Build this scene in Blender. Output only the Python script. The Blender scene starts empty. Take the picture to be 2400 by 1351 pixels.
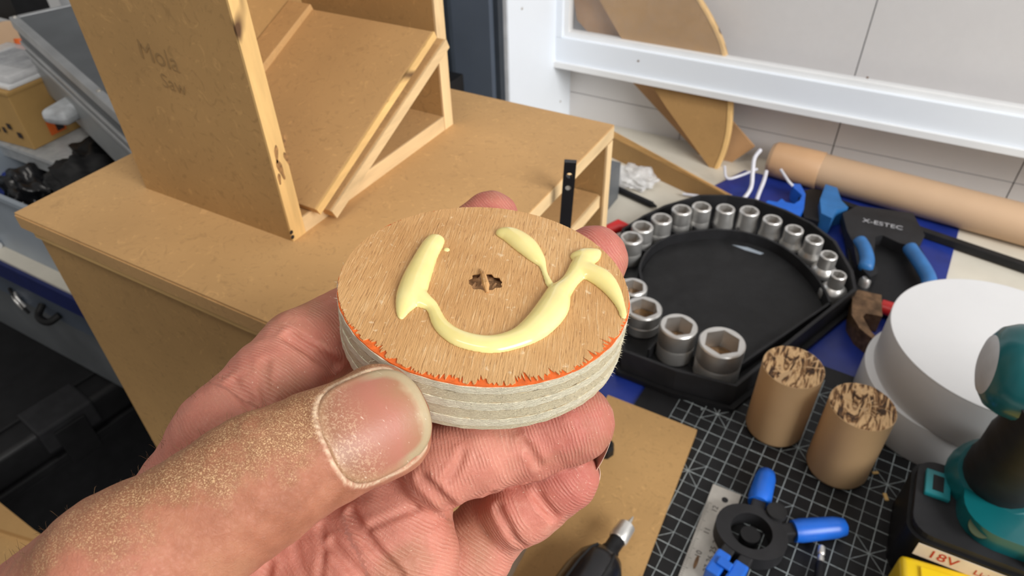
import bpy, bmesh, math, random
import numpy as np
from mathutils import Vector, Matrix
random.seed(7); rng = np.random.default_rng(7)
sc = bpy.context.scene; col = sc.collection
PI = math.pi
# ---------------------------------------------------------------- camera
F = 1630.0; CX, CY = 1200.0, 675.5; CAM = np.array([0.0, 0.0, 0.42])
def cam_axes(yaw, pitch, roll):
    cy, sy, cp, sp = math.cos(yaw), math.sin(yaw), math.cos(pitch), math.sin(pitch)
    f = np.array([-sy*cp, cy*cp, -sp]); r = np.array([cy, sy, 0.0]); u = np.cross(r, f)
    c, s = math.cos(roll), math.sin(roll)
    return c*r+s*u, -s*r+c*u, f
CR, CU, CF = cam_axes(math.radians(30.5), math.radians(39.4), math.radians(-1.65))
cd = bpy.data.cameras.new('camera'); cam = bpy.data.objects.new('camera', cd); col.objects.link(cam)
cd.sensor_width = 36; cd.lens = F/2400*36; cd.clip_start = 0.01
cam.matrix_world = Matrix(((CR[0], CU[0], -CF[0], CAM[0]), (CR[1], CU[1], -CF[1], CAM[1]), (CR[2], CU[2], -CF[2], CAM[2]), (0, 0, 0, 1)))
cd.dof.use_dof = True; cd.dof.focus_distance = 0.148; cd.dof.aperture_fstop = 36
sc.camera = cam
# ---------------------------------------------------------------- light
sc.view_settings.view_transform = 'Standard'; sc.view_settings.look = 'None'
sc.view_settings.exposure = -0.2; sc.view_settings.gamma = 1.0; sc.view_settings.use_curve_mapping = False
w = bpy.data.worlds.new('room_light'); sc.world = w; w.use_nodes = True
w.node_tree.nodes['Background'].inputs[0].default_value = (1.0, 0.97, 0.93, 1)
w.node_tree.nodes['Background'].inputs[1].default_value = 0.30
def area(name, loc, target, sx, sy, power, color):
    ld = bpy.data.lights.new(name, 'AREA'); ld.shape = 'RECTANGLE'; ld.size = sx; ld.size_y = sy
    ld.energy = power; ld.color = color
    lo = bpy.data.objects.new(name, ld); col.objects.link(lo); lo.location = loc
    lo.rotation_euler = (Vector(target)-Vector(loc)).to_track_quat('-Z', 'Y').to_euler()
area('window_daylight', (1.75, -0.30, 1.25), (-0.05, 0.3, 0.15), 1.2, 1.1, 68, (1.0, 0.985, 0.96))
area('ceiling_light', (-0.2, -0.5, 2.3), (-0.1, 0.3, 0.1), 1.2, 0.4, 14, (1.0, 0.95, 0.88))
# ---------------------------------------------------------------- helpers
def ray(x, y): return CF + (x-CX)/F*CR - (y-CY)/F*CU
def onz(x, y, z=0.0): d = ray(x, y); return CAM + d*((z-CAM[2])/d[2])
def ony(x, y, Y): d = ray(x, y); return CAM + d*(Y/d[1])
def onx(x, y, X): d = ray(x, y); return CAM + d*(X/d[0])
def at(x, y, dep): return CAM + ray(x, y)*dep
def unit(v): v = np.asarray(v, float); return v/np.linalg.norm(v)
ORG = {}
def mesh_obj(name, me, mat=None, parent=None, org=None):
    o = bpy.data.objects.new(name, me); col.objects.link(o)
    if parent is not None:
        g = ORG[parent.name]; o.parent = parent
    else:
        if org is None:
            n = len(me.vertices); a = np.empty(n*3); me.vertices.foreach_get('co', a); a = a.reshape(-1, 3)
            org = ((a[:, 0].min()+a[:, 0].max())/2, (a[:, 1].min()+a[:, 1].max())/2, a[:, 2].min())
        g = np.array(org, float); o.location = g
    me.transform(Matrix.Translation(-Vector(g))); ORG[o.name] = np.array(g, float)
    if mat is not None: me.materials.append(mat)
    return o
def new(name, bm, mat, parent=None, org=None, smooth=0, bev=0.0, seg=2):
    if bev > 0:
        ed = [e for e in bm.edges if len(e.link_faces) == 2 and e.calc_face_angle(0) > 0.5]
        bmesh.ops.bevel(bm, geom=ed, offset=bev, segments=seg, profile=0.6, affect='EDGES', clamp_overlap=True)
    bmesh.ops.recalc_face_normals(bm, faces=bm.faces)
    me = bpy.data.meshes.new(name); bm.to_mesh(me); bm.free()
    if smooth:
        me.shade_smooth()
        try: me.set_sharp_from_angle(angle=math.radians(smooth))
        except Exception: pass
    return mesh_obj(name, me, mat, parent, org)
def tag(o, label, cat, group=None, kind=None):
    if label: o['label'] = label
    if cat: o['category'] = cat
    if group: o['group'] = group
    if kind: o['kind'] = kind
    return o
def thing(name, label, cat, org, group=None):
    o = bpy.data.objects.new(name, None); col.objects.link(o); o.location = org; o.empty_display_size = 0.01
    ORG[o.name] = np.array(org, float); return tag(o, label, cat, group)
def struct(o, label=None): o['kind'] = 'structure'; return tag(o, label, None)
def B(): return bmesh.new()
def box(lo, hi, bm=None, M=None):
    bm = bm or B(); lo = np.array(lo); hi = np.array(hi)
    vs = [bm.verts.new((x, y, z)) for x in (lo[0], hi[0]) for y in (lo[1], hi[1]) for z in (lo[2], hi[2])]
    for f in ((0, 1, 3, 2), (4, 6, 7, 5), (0, 4, 5, 1), (2, 3, 7, 6), (0, 2, 6, 4), (1, 5, 7, 3)): bm.faces.new([vs[i] for i in f])
    if M is not None: bmesh.ops.transform(bm, matrix=M, verts=vs)
    return bm
def frame_mat(o, x, z):           # local x along x, z along z
    x = unit(x); z = np.array(z, float); z = unit(z-x*(z@x)); y = np.cross(z, x)
    return Matrix(((x[0], y[0], z[0], o[0]), (x[1], y[1], z[1], o[1]), (x[2], y[2], z[2], o[2]), (0, 0, 0, 1)))
def lathe(p0, axis, prof, n=32, bm=None, cap=True):      # prof: (distance along axis, radius)
    bm = bm or B(); p0 = np.array(p0, float); a = unit(axis)
    e1 = unit(np.cross(a, [0, 0, 1] if abs(a[2]) < .9 else [1, 0, 0])); e2 = np.cross(a, e1); rings = []
    for s, r in prof:
        rings.append([bm.verts.new(p0+a*s+r*(math.cos(t)*e1+math.sin(t)*e2)) for t in np.arange(n)*2*PI/n])
    for A, C in zip(rings, rings[1:]):
        for i in range(n): bm.faces.new((A[i], A[(i+1) % n], C[(i+1) % n], C[i]))
    if cap: bm.faces.new(rings[0][::-1]); bm.faces.new(rings[-1])
    return bm
def rod(p0, p1, r0, r1=None, n=16, bm=None):
    p0 = np.array(p0, float); p1 = np.array(p1, float); L = np.linalg.norm(p1-p0)
    return lathe(p0, p1-p0, [(0, r0), (L, r0 if r1 is None else r1)], n, bm)
def smoothline(pts, n=8):
    pts = np.array(pts, float); P = np.vstack([2*pts[0]-pts[1], pts, 2*pts[-1]-pts[-2]]); out = []
    for i in range(1, len(P)-2):
        for t in np.linspace(0, 1, n, endpoint=False):
            a, b, c, d = P[i-1:i+3]
            out.append(.5*((2*b)+(c-a)*t+(2*a-5*b+4*c-d)*t*t+(3*b-3*c+d-a)*t**3))
    out.append(pts[-1]); return np.array(out)
def tube(pts, r, n=10, bm=None, flat=None):
    bm = bm or B(); pts = np.array(pts, float); rs = r if hasattr(r, '__len__') else [r]*len(pts); rings = []
    up = np.array([0.13, 0.21, 1.0])
    for i, p in enumerate(pts):
        t = unit(pts[min(i+1, len(pts)-1)]-pts[max(i-1, 0)]); e1 = unit(np.cross(t, up)); e2 = np.cross(e1, t)
        rings.append([bm.verts.new(p+rs[i]*(math.cos(q)*e1+(flat or 1)*math.sin(q)*e2)) for q in np.arange(n)*2*PI/n])
    for A, C in zip(rings, rings[1:]):
        for i in range(n): bm.faces.new((A[i], A[(i+1) % n], C[(i+1) % n], C[i]))
    bm.faces.new(rings[0][::-1]); bm.faces.new(rings[-1]); return bm
def prism(pts, z0, z1, bm=None):
    bm = bm or B(); a = [bm.verts.new((p[0], p[1], z0)) for p in pts]; b = [bm.verts.new((p[0], p[1], z1)) for p in pts]
    n = len(pts)
    for i in range(n): bm.faces.new((a[i], a[(i+1) % n], b[(i+1) % n], b[i]))
    bm.faces.new(a[::-1]); bm.faces.new(b); return bm
def wallstrip(pts, w_, z0, z1, closed=False, bm=None):    # upright strip of width w_ along a plan polyline
    bm = bm or B(); p = np.array([q[:2] for q in pts], float); n = len(p); L = []
    for i in range(n):
        a = p[(i-1) % n] if (closed or i > 0) else p[i]; b = p[(i+1) % n] if (closed or i < n-1) else p[i]
        t = (b-a)/np.linalg.norm(b-a); nn = np.array([-t[1], t[0]])*w_/2
        L.append([bm.verts.new((*(p[i]+nn), z0)), bm.verts.new((*(p[i]+nn), z1)), bm.verts.new((*(p[i]-nn), z1)), bm.verts.new((*(p[i]-nn), z0))])
    for i in range(n if closed else n-1):
        A, C = L[i], L[(i+1) % n]
        for k in range(4): bm.faces.new((A[k], A[(k+1) % 4], C[(k+1) % 4], C[k]))
    if not closed: bm.faces.new(L[0]); bm.faces.new(L[-1][::-1])
    return bm
def text(name, s, size, M, mat, parent, ext=0.0001):
    cu = bpy.data.curves.new(name, 'FONT'); cu.body = s; cu.size = size; cu.extrude = ext; cu.align_x = 'CENTER'; cu.align_y = 'CENTER'; cu.resolution_u = 3
    t = bpy.data.objects.new('tmp', cu); col.objects.link(t)
    me = bpy.data.meshes.new_from_object(t.evaluated_get(bpy.context.evaluated_depsgraph_get())); me.name = name
    bpy.data.objects.remove(t); bpy.data.curves.remove(cu); me.transform(M); me.materials.clear()
    return mesh_obj(name, me, mat, parent)
# ---------------------------------------------------------------- materials
def nodes(name):
    m = bpy.data.materials.new(name); m.use_nodes = True; nt = m.node_tree
    return m, nt, nt.nodes['Principled BSDF']
def N(nt, kind, **kw):
    n = nt.nodes.new(kind)
    for k, v in kw.items():
        if k in n.inputs: n.inputs[k].default_value = v
        else: setattr(n, k, v)
    return n
def ramp(nt, fac, stops):
    r = nt.nodes.new('ShaderNodeValToRGB'); e = r.color_ramp.elements
    while len(e) < len(stops): e.new(0.5)
    for x, (p, c) in zip(e, stops): x.position = p; x.color = (*c, 1) if len(c) == 3 else c
    nt.links.new(fac, r.inputs[0]); return r.outputs[0]
def mixc(nt, fac, a, b, mode='MIX'):
    m = nt.nodes.new('ShaderNodeMix'); m.data_type = 'RGBA'; m.blend_type = mode
    for s, v in ((m.inputs[0], fac), (m.inputs[6], a), (m.inputs[7], b)):
        if hasattr(v, 'links'): nt.links.new(v, s)
        else: s.default_value = (*v, 1) if isinstance(v, tuple) and len(v) == 3 else v
    return m.outputs[2]
def math_(nt, op, a, b=0.0, c=None):
    m = nt.nodes.new('ShaderNodeMath'); m.operation = op
    for s, v in zip(m.inputs, (a, b, c)):
        if v is None: continue
        if hasattr(v, 'links'): nt.links.new(v, s)
        else: s.default_value = v
    return m.outputs[0]
def coords(nt, scale=(1, 1, 1), rot=(0, 0, 0), out='Object'):
    t = nt.nodes.new('ShaderNodeTexCoord'); m = N(nt, 'ShaderNodeMapping'); m.inputs['Scale'].default_value = scale; m.inputs['Rotation'].default_value = rot
    nt.links.new(t.outputs[out], m.inputs[0]); return m.outputs[0]
def noise(nt, vec, scale, detail=4, rough=.55, dist=0.0, fac=True):
    n = N(nt, 'ShaderNodeTexNoise', Scale=scale, Detail=detail, Roughness=rough, Distortion=dist); nt.links.new(vec, n.inputs['Vector'])
    return n.outputs[0] if fac else n.outputs[1]
def bump(nt, p, h, strength, dist=0.001):
    b = N(nt, 'ShaderNodeBump', Strength=strength, Distance=dist); nt.links.new(h, b.inputs['Height']); nt.links.new(b.outputs[0], p.inputs['Normal']); return b
def plain(name, c, rough=.5, metal=0.0, var=0.12, scale=60, bmp=0.0, spec=.5, coat=0.0):
    m, nt, p = nodes(name); v = coords(nt); f = noise(nt, v, scale, 5)
    lo = tuple(x*(1-var) for x in c); hi = tuple(min(1, x*(1+var)) for x in c)
    nt.links.new(ramp(nt, f, [(.3, lo), (.7, hi)]), p.inputs['Base Color'])
    p.inputs['Roughness'].default_value = rough; p.inputs['Metallic'].default_value = metal; p.inputs['Specular IOR Level'].default_value = spec; p.inputs['Coat Weight'].default_value = coat
    if bmp: bump(nt, p, f, bmp)
    return m
def mdf(name, c, flecks=.5, rot=0.0):
    m, nt, p = nodes(name); v = coords(nt)
    big = noise(nt, v, 14, 3); base = ramp(nt, big, [(.3, tuple(x*.9 for x in c)), (.7, tuple(x*1.07 for x in c))])
    fl = noise(nt, coords(nt, (1, 1, 1)), 105, 4, .62, 3.2); f2 = math_(nt, 'MULTIPLY', ramp(nt, fl, [(.55, (0, 0, 0)), (.68, (1, 1, 1))]), flecks)
    c1 = mixc(nt, f2, base, tuple(x*.70 for x in c)); fl3 = noise(nt, v, 95, 3, .6, 2.8)
    c2 = mixc(nt, math_(nt, 'MULTIPLY', ramp(nt, fl3, [(.6, (0, 0, 0)), (.7, (1, 1, 1))]), flecks), c1, tuple(min(1, x*1.28) for x in c))
    nt.links.new(c2, p.inputs['Base Color']); p.inputs['Roughness'].default_value = .62; p.inputs['Specular IOR Level'].default_value = .3
    bump(nt, p, fl, .12, .0004); return m
def woodedge(name, c, axis, burn=True):      # pale sawn edge with long grain and scorch marks
    m, nt, p = nodes(name); s = [90, 90, 90]; s[axis] = 14; v = coords(nt, tuple(s))
    f = noise(nt, v, 1.0, 5, .6, .4); base = ramp(nt, f, [(.25, tuple(x*.72 for x in c)), (.55, c), (.8, tuple(min(1, x*1.2) for x in c))])
    s2 = [60, 60, 60]; s2[axis] = 22; k = noise(nt, coords(nt, tuple(s2)), 1.0, 2, .5, .6)
    bm_ = ramp(nt, k, [(.64, (0, 0, 0)), (.71, (1, 1, 1))]) if burn else None
    out = mixc(nt, bm_, base, (.10, .045, .015)) if burn else base
    nt.links.new(out, p.inputs['Base Color']); p.inputs['Roughness'].default_value = .6; bump(nt, p, f, .2, .0005); return m
M = {}
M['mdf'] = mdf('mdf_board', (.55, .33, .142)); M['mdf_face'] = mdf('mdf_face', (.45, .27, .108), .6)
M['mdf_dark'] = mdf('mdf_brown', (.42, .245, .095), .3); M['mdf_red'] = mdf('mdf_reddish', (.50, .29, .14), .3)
for i, a in enumerate('xyz'): M['edge_'+a] = woodedge('sawn_edge_'+a, (.80, .51, .20), i); M['pale_'+a] = woodedge('pale_edge_'+a, (.76, .54, .29), i, False)
M['white'] = plain('white_paint', (.80, .81, .82), .45, 0, .03, 20, .03); M['wall'] = plain('wall_panel_white', (.70, .68, .675), .5, 0, .03, 12, .03)
M['seam'] = plain('seam_grey', (.12, .11, .11), .8); M['bluewhite'] = plain('cool_white_paint', (.80, .85, .92), .5, 0, .008, 25, .02)
M['cream'] = plain('cream_laminate', (.66, .62, .53), .35, 0, .05, 30); M['navy'] = plain('navy_plastic', (.012, .03, .22), .35, 0, .2, 40, .1)
M['slate'] = plain('slate_grey_paint', (.085, .105, .14), .45, 0, .06, 20); M['slate2'] = plain('dark_slate', (.03, .038, .05), .5)
M['ltgrey'] = plain('light_grey', (.55, .57, .60), .5); M['alu'] = plain('aluminium', (.55, .56, .57), .42, .55, .12, 30, .05)
M['casegrey'] = plain('case_grey', (.13, .14, .15), .5, 0, .15, 18, .06); M['black'] = plain('black_plastic', (.008, .008, .009), .5, 0, .3, 50, .1, .3)
M['blacksoft'] = plain('black_rubber', (.014, .014, .015), .6, 0, .3, 70, .15, .3); M['charcoal'] = plain('charcoal_plastic', (.018, .018, .02), .55, 0, .25, 60, .12, .3)
M['blackmetal'] = plain('black_enamel', (.01, .01, .012), .25, 0, .2, 40); M['chrome'] = plain('satin_chrome', (.74, .73, .71), .36, .8, .08, 60)
M['rust'] = plain('rusty_steel', (.22, .13, .07), .55, .6, .5, 120, .3); M['steel'] = plain('worn_steel', (.50, .48, .44), .45, .55, .15, 70, .06)
M['blue'] = plain('bright_blue_plastic', (.012, .13, .62), .35, 0, .12, 60, .08); M['blue2'] = plain('mid_blue_rubber', (.03, .16, .42), .45, 0, .15, 60, .08)
M['red'] = plain('red_paint', (.62, .02, .02), .4); M['yellow'] = plain('yellow_plastic', (.85, .58, .01), .35, 0, .06, 20)
M['teal'] = plain('teal_plastic', (.004, .115, .13), .3, 0, .1, 30, .04, coat=.2); M['teal2'] = plain('teal_light', (.01, .20, .23), .35)
M['kraft'] = plain('kraft_paper', (.62, .42, .265), .6, 0, .07, 12, .05); M['kraft2'] = plain('kraft_tape', (.58, .35, .19), .5, 0, .08, 15)
M['card'] = plain('corrugated_card', (.50, .30, .10), .7, 0, .12, 25, .1); M['paper'] = plain('white_card', (.68, .68, .69), .5, 0, .02, 20)
M['tub'] = plain('blue_grey_plastic', (.33, .38, .44), .4, 0, .08, 15); M['cable'] = plain('white_cable', (.72, .72, .78), .4)
M['ink'] = plain('pencil_line', (.30, .18, .07), .8); M['ink_burn'] = plain('scorched_wood', (.30, .155, .055), .8, 0, .5, 400); M['inkblack'] = plain('black_print', (.03, .02, .02), .8); M['print'] = plain('mat_print', (.30, .34, .35), .6, 0, .35, 300)
M['redprint'] = plain('red_print', (.45, .02, .01), .5); M['label'] = plain('cream_label', (.72, .62, .50), .45); M['orange'] = plain('orange_plastic', (.75, .14, .02), .5)
M['kraftwood'] = plain('smooth_dowel_wood', (.56, .365, .19), .55, 0, .06, 18, .03); M['navydark'] = plain('navy_edging', (.006, .014, .10), .45); M['shellgrey'] = plain('grey_shell', (.33, .345, .35), .45, .2, .1, 20, .04); M['olive'] = plain('olive_sticker', (.03, .045, .012), .5); M['dust'] = plain('sawdust_chip', (.62, .40, .15), .8); M['greyprint'] = plain('grey_print', (.42, .42, .44), .6); M['floor'] = plain('dark_floor', (.03, .03, .032), .7, 0, .3, 10)
def clear(name, c, alpha, rough=.15):
    m, nt, p = nodes(name); nt.nodes.remove(p); o = nt.nodes['Material Output']
    t = N(nt, 'ShaderNodeBsdfTransparent', Color=(1, 1, 1, 1)); g = N(nt, 'ShaderNodeBsdfPrincipled', Roughness=rough); g.inputs['Base Color'].default_value = (*c, 1)
    f = N(nt, 'ShaderNodeLayerWeight', Blend=0.5); fz = math_(nt, 'MULTIPLY_ADD', math_(nt, 'POWER', f.outputs['Facing'], 4.0), .6, .03); nz = noise(nt, coords(nt), 60, 4)
    a = math_(nt, 'ADD', fz, math_(nt, 'MULTIPLY', nz, alpha*2))
    x = N(nt, 'ShaderNodeMixShader'); nt.links.new(a, x.inputs[0]); nt.links.new(t.outputs[0], x.inputs[1]); nt.links.new(g.outputs[0], x.inputs[2]); nt.links.new(x.outputs[0], o.inputs[0]); return m
M['frost'] = clear('frosted_plastic', (.62, .65, .68), .75, .35); M['glass'] = clear('window_glass', (.80, .82, .86), .03, .06); M['clear'] = clear('clear_plastic', (.75, .78, .80), .30, .2); M['bag'] = clear('thin_plastic_bag', (.85, .85, .86), .38, .15)
# ---------------------------------------------------------------- setting
DT = struct(new('floor', box((-3, -2, -.78), (3, 3, -.75)), M['floor']), 'dark floor far below the bench')
desk = struct(new('trim_1', box((-.372, .10, -.03), (1.3, .80, 0)), M['cream'], bev=.001), 'cream laminate bench top along the panelled wall')
wb = struct(new('wall_back', box((-.62, .803, -.75), (1.4, .86, 1.4)), M['seam']), 'white panelled wall behind the bench')
xs = [-.574, -.396, -.218, -.040, .138, .316, .494, .672, .85, 1.028, 1.206, 1.384]; zs = [-.02, .034, .46, .886, 1.312]
pm = None
for i in range(len(xs)-1):
    for j in range(len(zs)-1):
        new('wall_panel', box((xs[i]+.0006, .799, zs[j]+.0005), (xs[i+1]-.0006, .804, zs[j+1]-.0005)), M['wall'], wb)
# side return at the left of the wall, with a slate panel and a pale strip on its face
cx = ony(1335, 270, .80)[0]; xl = cx; yf = onx(1193, 120, cx)[1]
side = struct(new('wall_left', box((-1.2, yf, -.75), (xl, .80, 1.4)), M['bluewhite']), 'cool white wall return beside the slate door')
new('corner_strip', box((ony(1172, 120, yf)[0], yf-.002, -.75), (xl-.0008, yf-.0001, 1.39)), M['ltgrey'], side)
for x, y in ((1223, 20), (1313, 238)):
    q = onx(x, y, xl)
    new('screw_head', lathe(q, (1, 0, 0), [(0, .0016), (.0008, .0012)], 10), M['steel'], side)
pnl = struct(new('door_1', box((-1.0, yf-.02, -.2), (ony(1150, 120, yf-.02)[0], yf-.001, 1.3)), M['slate'], bev=.002), 'slate grey door panel behind the crate')
new('door_groove', box((ony(1157, 120, yf-.014)[0]-.004, yf-.012, -.2), (ony(1168, 120, yf-.014)[0], yf-.001, 1.3)), M['slate2'], pnl)
new('door_edge', box((ony(1045, 120, yf-.03)[0]-.006, yf-.026, -.2), (ony(1052, 120, yf-.03)[0], yf-.018, 1.3)), M['slate2'], pnl)
# window sash standing off the wall
Ys = .765
A0 = ony(1268, 140, Ys); A1 = ony(1268, 84, Ys); zb, zt = ony(1600, 200, Ys)[2], ony(1600, 116, Ys)[2]
win = struct(tag(thing('window_1', None, None, (A0[0], Ys, zb)), None, None), 'white painted wooden window sash in front of the wall panels')
x0 = A0[0]; x1 = 1.0; xi = ony(1338, 40, Ys)[0]
rail = new('window_frame', box((x0, Ys-.012, zb), (x1, Ys+.012, zt-.006)), M['bluewhite'], win, bev=.0015)
new('glazing_bead', box((x0+.02, Ys-.006, zt-.006), (x1, Ys+.006, zt)), M['white'], rail, bev=.001)
new('bottom_lip', box((x0+.004, Ys-.016, zb-.001), (x1, Ys-.0121, zb+.006)), M['white'], rail, bev=.001)
new('window_frame', box((x0, Ys-.012, zt-.0055), (xi-.006, Ys+.012, .9)), M['bluewhite'], win, bev=.0015)
new('glazing_bead', box((xi-.006, Ys-.006, zt), (xi, Ys+.006, .9)), M['white'], win, bev=.001)
new('pane', box((xi-.001, Ys-.001, zt-.003), (x1, Ys+.001, .9)), M['glass'], win)
for x, y in ((1496, 143), (2033, 182)):
    q = ony(x, y, Ys-.012); new('nail_head', lathe(q, (0, -1, 0), [(0, .0012), (.0004, .001)], 8), M['rust'], win)

# ---------------------------------------------------------------- big MDF box
hb = .23; bx0, bx1, by0, by1, T = -.366, -.139, .134, .362, .009
big = thing('storage_box', 'large open-sided MDF box on the bench under the slanted crate', 'box', ((bx0+bx1)/2, (by0+by1)/2, 0))
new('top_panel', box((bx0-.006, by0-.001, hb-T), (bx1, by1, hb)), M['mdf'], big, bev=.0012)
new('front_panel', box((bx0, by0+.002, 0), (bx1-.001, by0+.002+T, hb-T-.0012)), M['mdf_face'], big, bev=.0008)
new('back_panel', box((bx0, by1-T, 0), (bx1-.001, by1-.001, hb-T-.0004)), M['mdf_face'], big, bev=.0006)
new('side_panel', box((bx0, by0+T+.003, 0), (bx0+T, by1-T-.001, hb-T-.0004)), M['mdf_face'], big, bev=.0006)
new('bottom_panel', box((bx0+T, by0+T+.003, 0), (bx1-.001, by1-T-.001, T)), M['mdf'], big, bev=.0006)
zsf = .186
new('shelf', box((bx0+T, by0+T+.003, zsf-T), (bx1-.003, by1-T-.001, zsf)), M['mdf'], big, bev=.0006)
new('edge_strip', box((bx1-.0009, by0+T, hb-T+.0004), (bx1+.0004, by1-.0005, hb-.0008)), M['pale_y'], big)
new('edge_strip', box((bx1-.0009, by1-T, 0), (bx1+.0004, by1-.0012, hb-T-.0006)), M['pale_z'], big)
new('edge_strip', box((bx1-.0029, by0+T+.004, zsf-T+.0002), (bx1-.0016, by1-T-.002, zsf-.0002)), M['pale_y'], big)
new('edge_strip', box((bx0-.0058, by0-.0016, hb-T+.0002), (bx1-.001, by0-.0009, hb-.0012)), M['mdf'], big)
new('lower_lip', box((bx0+.001, by0-.0002, hb-T-.0045), (bx1-.002, by0+.0021, hb-T-.0014)), M['edge_x'], big, bev=.0006)
# ---------------------------------------------------------------- crate with slanted shelf
kx0, kx1, ky0, ky1 = -.331, -.226, .181, .319; t2 = .0085; kz = hb; kt = hb+.185
cr = thing('wooden_crate', 'small open MDF crate with a slanted shelf standing on the large box', 'crate', ((kx0+kx1)/2, (ky0+ky1)/2, hb))
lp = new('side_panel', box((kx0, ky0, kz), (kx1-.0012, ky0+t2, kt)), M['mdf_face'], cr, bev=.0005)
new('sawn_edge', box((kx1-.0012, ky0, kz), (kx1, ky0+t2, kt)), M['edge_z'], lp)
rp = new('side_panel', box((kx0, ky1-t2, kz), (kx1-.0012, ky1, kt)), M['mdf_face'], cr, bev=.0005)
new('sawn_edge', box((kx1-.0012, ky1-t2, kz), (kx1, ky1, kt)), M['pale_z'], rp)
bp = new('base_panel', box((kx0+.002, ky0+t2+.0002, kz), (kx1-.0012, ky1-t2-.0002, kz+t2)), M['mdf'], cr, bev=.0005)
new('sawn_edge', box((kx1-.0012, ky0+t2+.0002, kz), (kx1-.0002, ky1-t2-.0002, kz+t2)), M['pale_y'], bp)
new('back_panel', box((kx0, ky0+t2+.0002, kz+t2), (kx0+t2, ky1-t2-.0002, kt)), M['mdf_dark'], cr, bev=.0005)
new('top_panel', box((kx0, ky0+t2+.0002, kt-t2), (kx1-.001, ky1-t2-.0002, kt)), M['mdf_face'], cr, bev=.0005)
def insert(pa, pb, x0_, x1_, th, name, mat, parent, edge):
    a = onx(*pa, x1_); b = onx(*pb, x1_); d = b-a; d[0] = 0; L = np.linalg.norm(d); d = d/L
    Mx = frame_mat((x0_, a[1], a[2]), d, np.cross(d, (-1, 0, 0)))      # local x along slope, local z = normal, local y = +-X
    sgn = 1 if Mx.col[1][0] > 0 else -1; W = (x1_-x0_)*sgn
    lo, hi = sorted((0, W-.0012*sgn)); o = new(name, box((0, lo, -th), (L, hi, 0), None, Mx), mat, parent, bev=.0006)
    lo, hi = sorted((W-.0012*sgn, W)); new('sawn_edge', box((0, lo, -th), (L, hi, 0), None, Mx), edge, o)
    return o
XI = kx1+.006
insert((742, 492), (1018, 74), kx0+t2+.0005, XI, .0042, 'slanted_panel', M['mdf'], cr, M['edge_y'])
insert((778, 496), (1046, 92), kx0+t2+.004, XI+.0015, .0058, 'slanted_panel', M['mdf'], cr, M['pale_y'])
# batten closing the far end of the slanted shelf, and the ledge at its low end
a = onx(770, 470, XI); b = onx(1034, 80, XI); d = b-a; d[0] = 0; L = np.linalg.norm(d); Mx = frame_mat((kx0+t2+.0006, a[1], a[2]), d, np.cross(unit(d), (-1, 0, 0)))
sg = 1 if Mx.col[1][0] > 0 else -1
new('batten', box((L*.03, min(0, sg*.017), .0024), (L*.97, max(0, sg*.017), .0085), None, Mx), M['mdf'], cr, bev=.0006)
new('ledge', box((-.004, min(sg*.05, sg*.092), -.0005), (.012, max(sg*.05, sg*.092), .0032), None, Mx), M['mdf_face'], cr, bev=.0006)
# pencilled words on the crate's side
for s, (px, py), sz in (('Mola', (372, 133), .0125), ('Saw', (408, 199), .0095)):
    q = ony(px, py, ky0); text('pencil_writing', s, sz, frame_mat((q[0], ky0-.00015, q[2]), (1, 0, -.12), (0, -1, 0)), M['ink'], cr, .00005)
for px, py in ((683, 545), (686, 556)):
    q = onx(px, py, kx1); new('nail_mark', lathe(q, (1, 0, 0), [(0, .0011), (.0002, .0009)], 8), M['blackmetal'], cr)
for px, py, a_, b_, r_ in ((667, 330, .0008, .0030, .25), (648, 362, .0010, .0042, .2), (672, 372, .0010, .0036, -.2), (658, 398, .0013, .0055, -.15), (655, 420, .0008, .0028, .1)):
    q = onx(px, py, kx1); bm = B(); vs = [bm.verts.new((kx1+.00012, q[1]+a_*math.cos(t)*(1+.3*math.sin(3*t))+r_*b_*math.sin(t), q[2]+b_*math.sin(t))) for t in np.linspace(0, 2*PI, 14, endpoint=False)]; bm.faces.new(vs); vb = [bm.verts.new((kx1-.0001, v.co.y, v.co.z)) for v in vs]; bm.faces.new(vb[::-1])
    for i in range(14): bm.faces.new((vs[i], vs[(i+1) % 14], vb[(i+1) % 14], vb[i]))
    new('scorch_mark', bm, M['ink_burn'], cr)
# ---------------------------------------------------------------- things on the bench, right side
zn = .0015
navy = new('rubber_mat', prism([onz(*p, 0)[:2] for p in ((1640, 455), (1745, 402), (2252, 520), (2205, 700), (2090, 905), (1600, 1000), (1400, 930), (1400, 840))], 0, zn), M['navy'], bev=.0005)
tag(navy, 'navy blue mat under the black socket tray', 'mat')
# cutting mat with its printed grid as thin raised ink
g0 = onz(2165, 1118, .003); ang = math.radians(-3.0); ex = np.array([math.cos(ang), math.sin(ang), 0]); ey = np.array([-ex[1], ex[0], 0])
g0[2] = 0; zc = .003
def G(u, v): return g0+ex*u+ey*v
corner = lambda u0, u1, v0, v1: [G(u0, v0)[:2], G(u1, v0)[:2], G(u1, v1)[:2], G(u0, v1)[:2]]
cm = thing('cutting_mat', 'black self-healing cutting mat with a pale printed grid', 'mat', G(-.09, -.05))
new('mat_sheet', prism(corner(-.20, .03, -.22, .074), zn-.0014, zc), M['black'], cm, bev=.0006)
gb = B()
def line(a, b, wd, bm=gb):
    a = np.array(a); b = np.array(b); t = unit(b-a); n_ = np.array([-t[1], t[0], 0])*wd/2
    f = [bm.verts.new((*(q)[:2], zc+.00008)) for q in (a-n_, b-n_, b+n_, a+n_)]; bm.faces.new(f)
for k in range(18):
    u = -k*.0101; line(G(u, -.20), G(u, .058), .00042 if k % 2 else .0006)
for k in range(-20, 6):
    v = k*.0101; line(G(-.172, v), G(0, v), .0003 if k % 2 else .0006)
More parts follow.
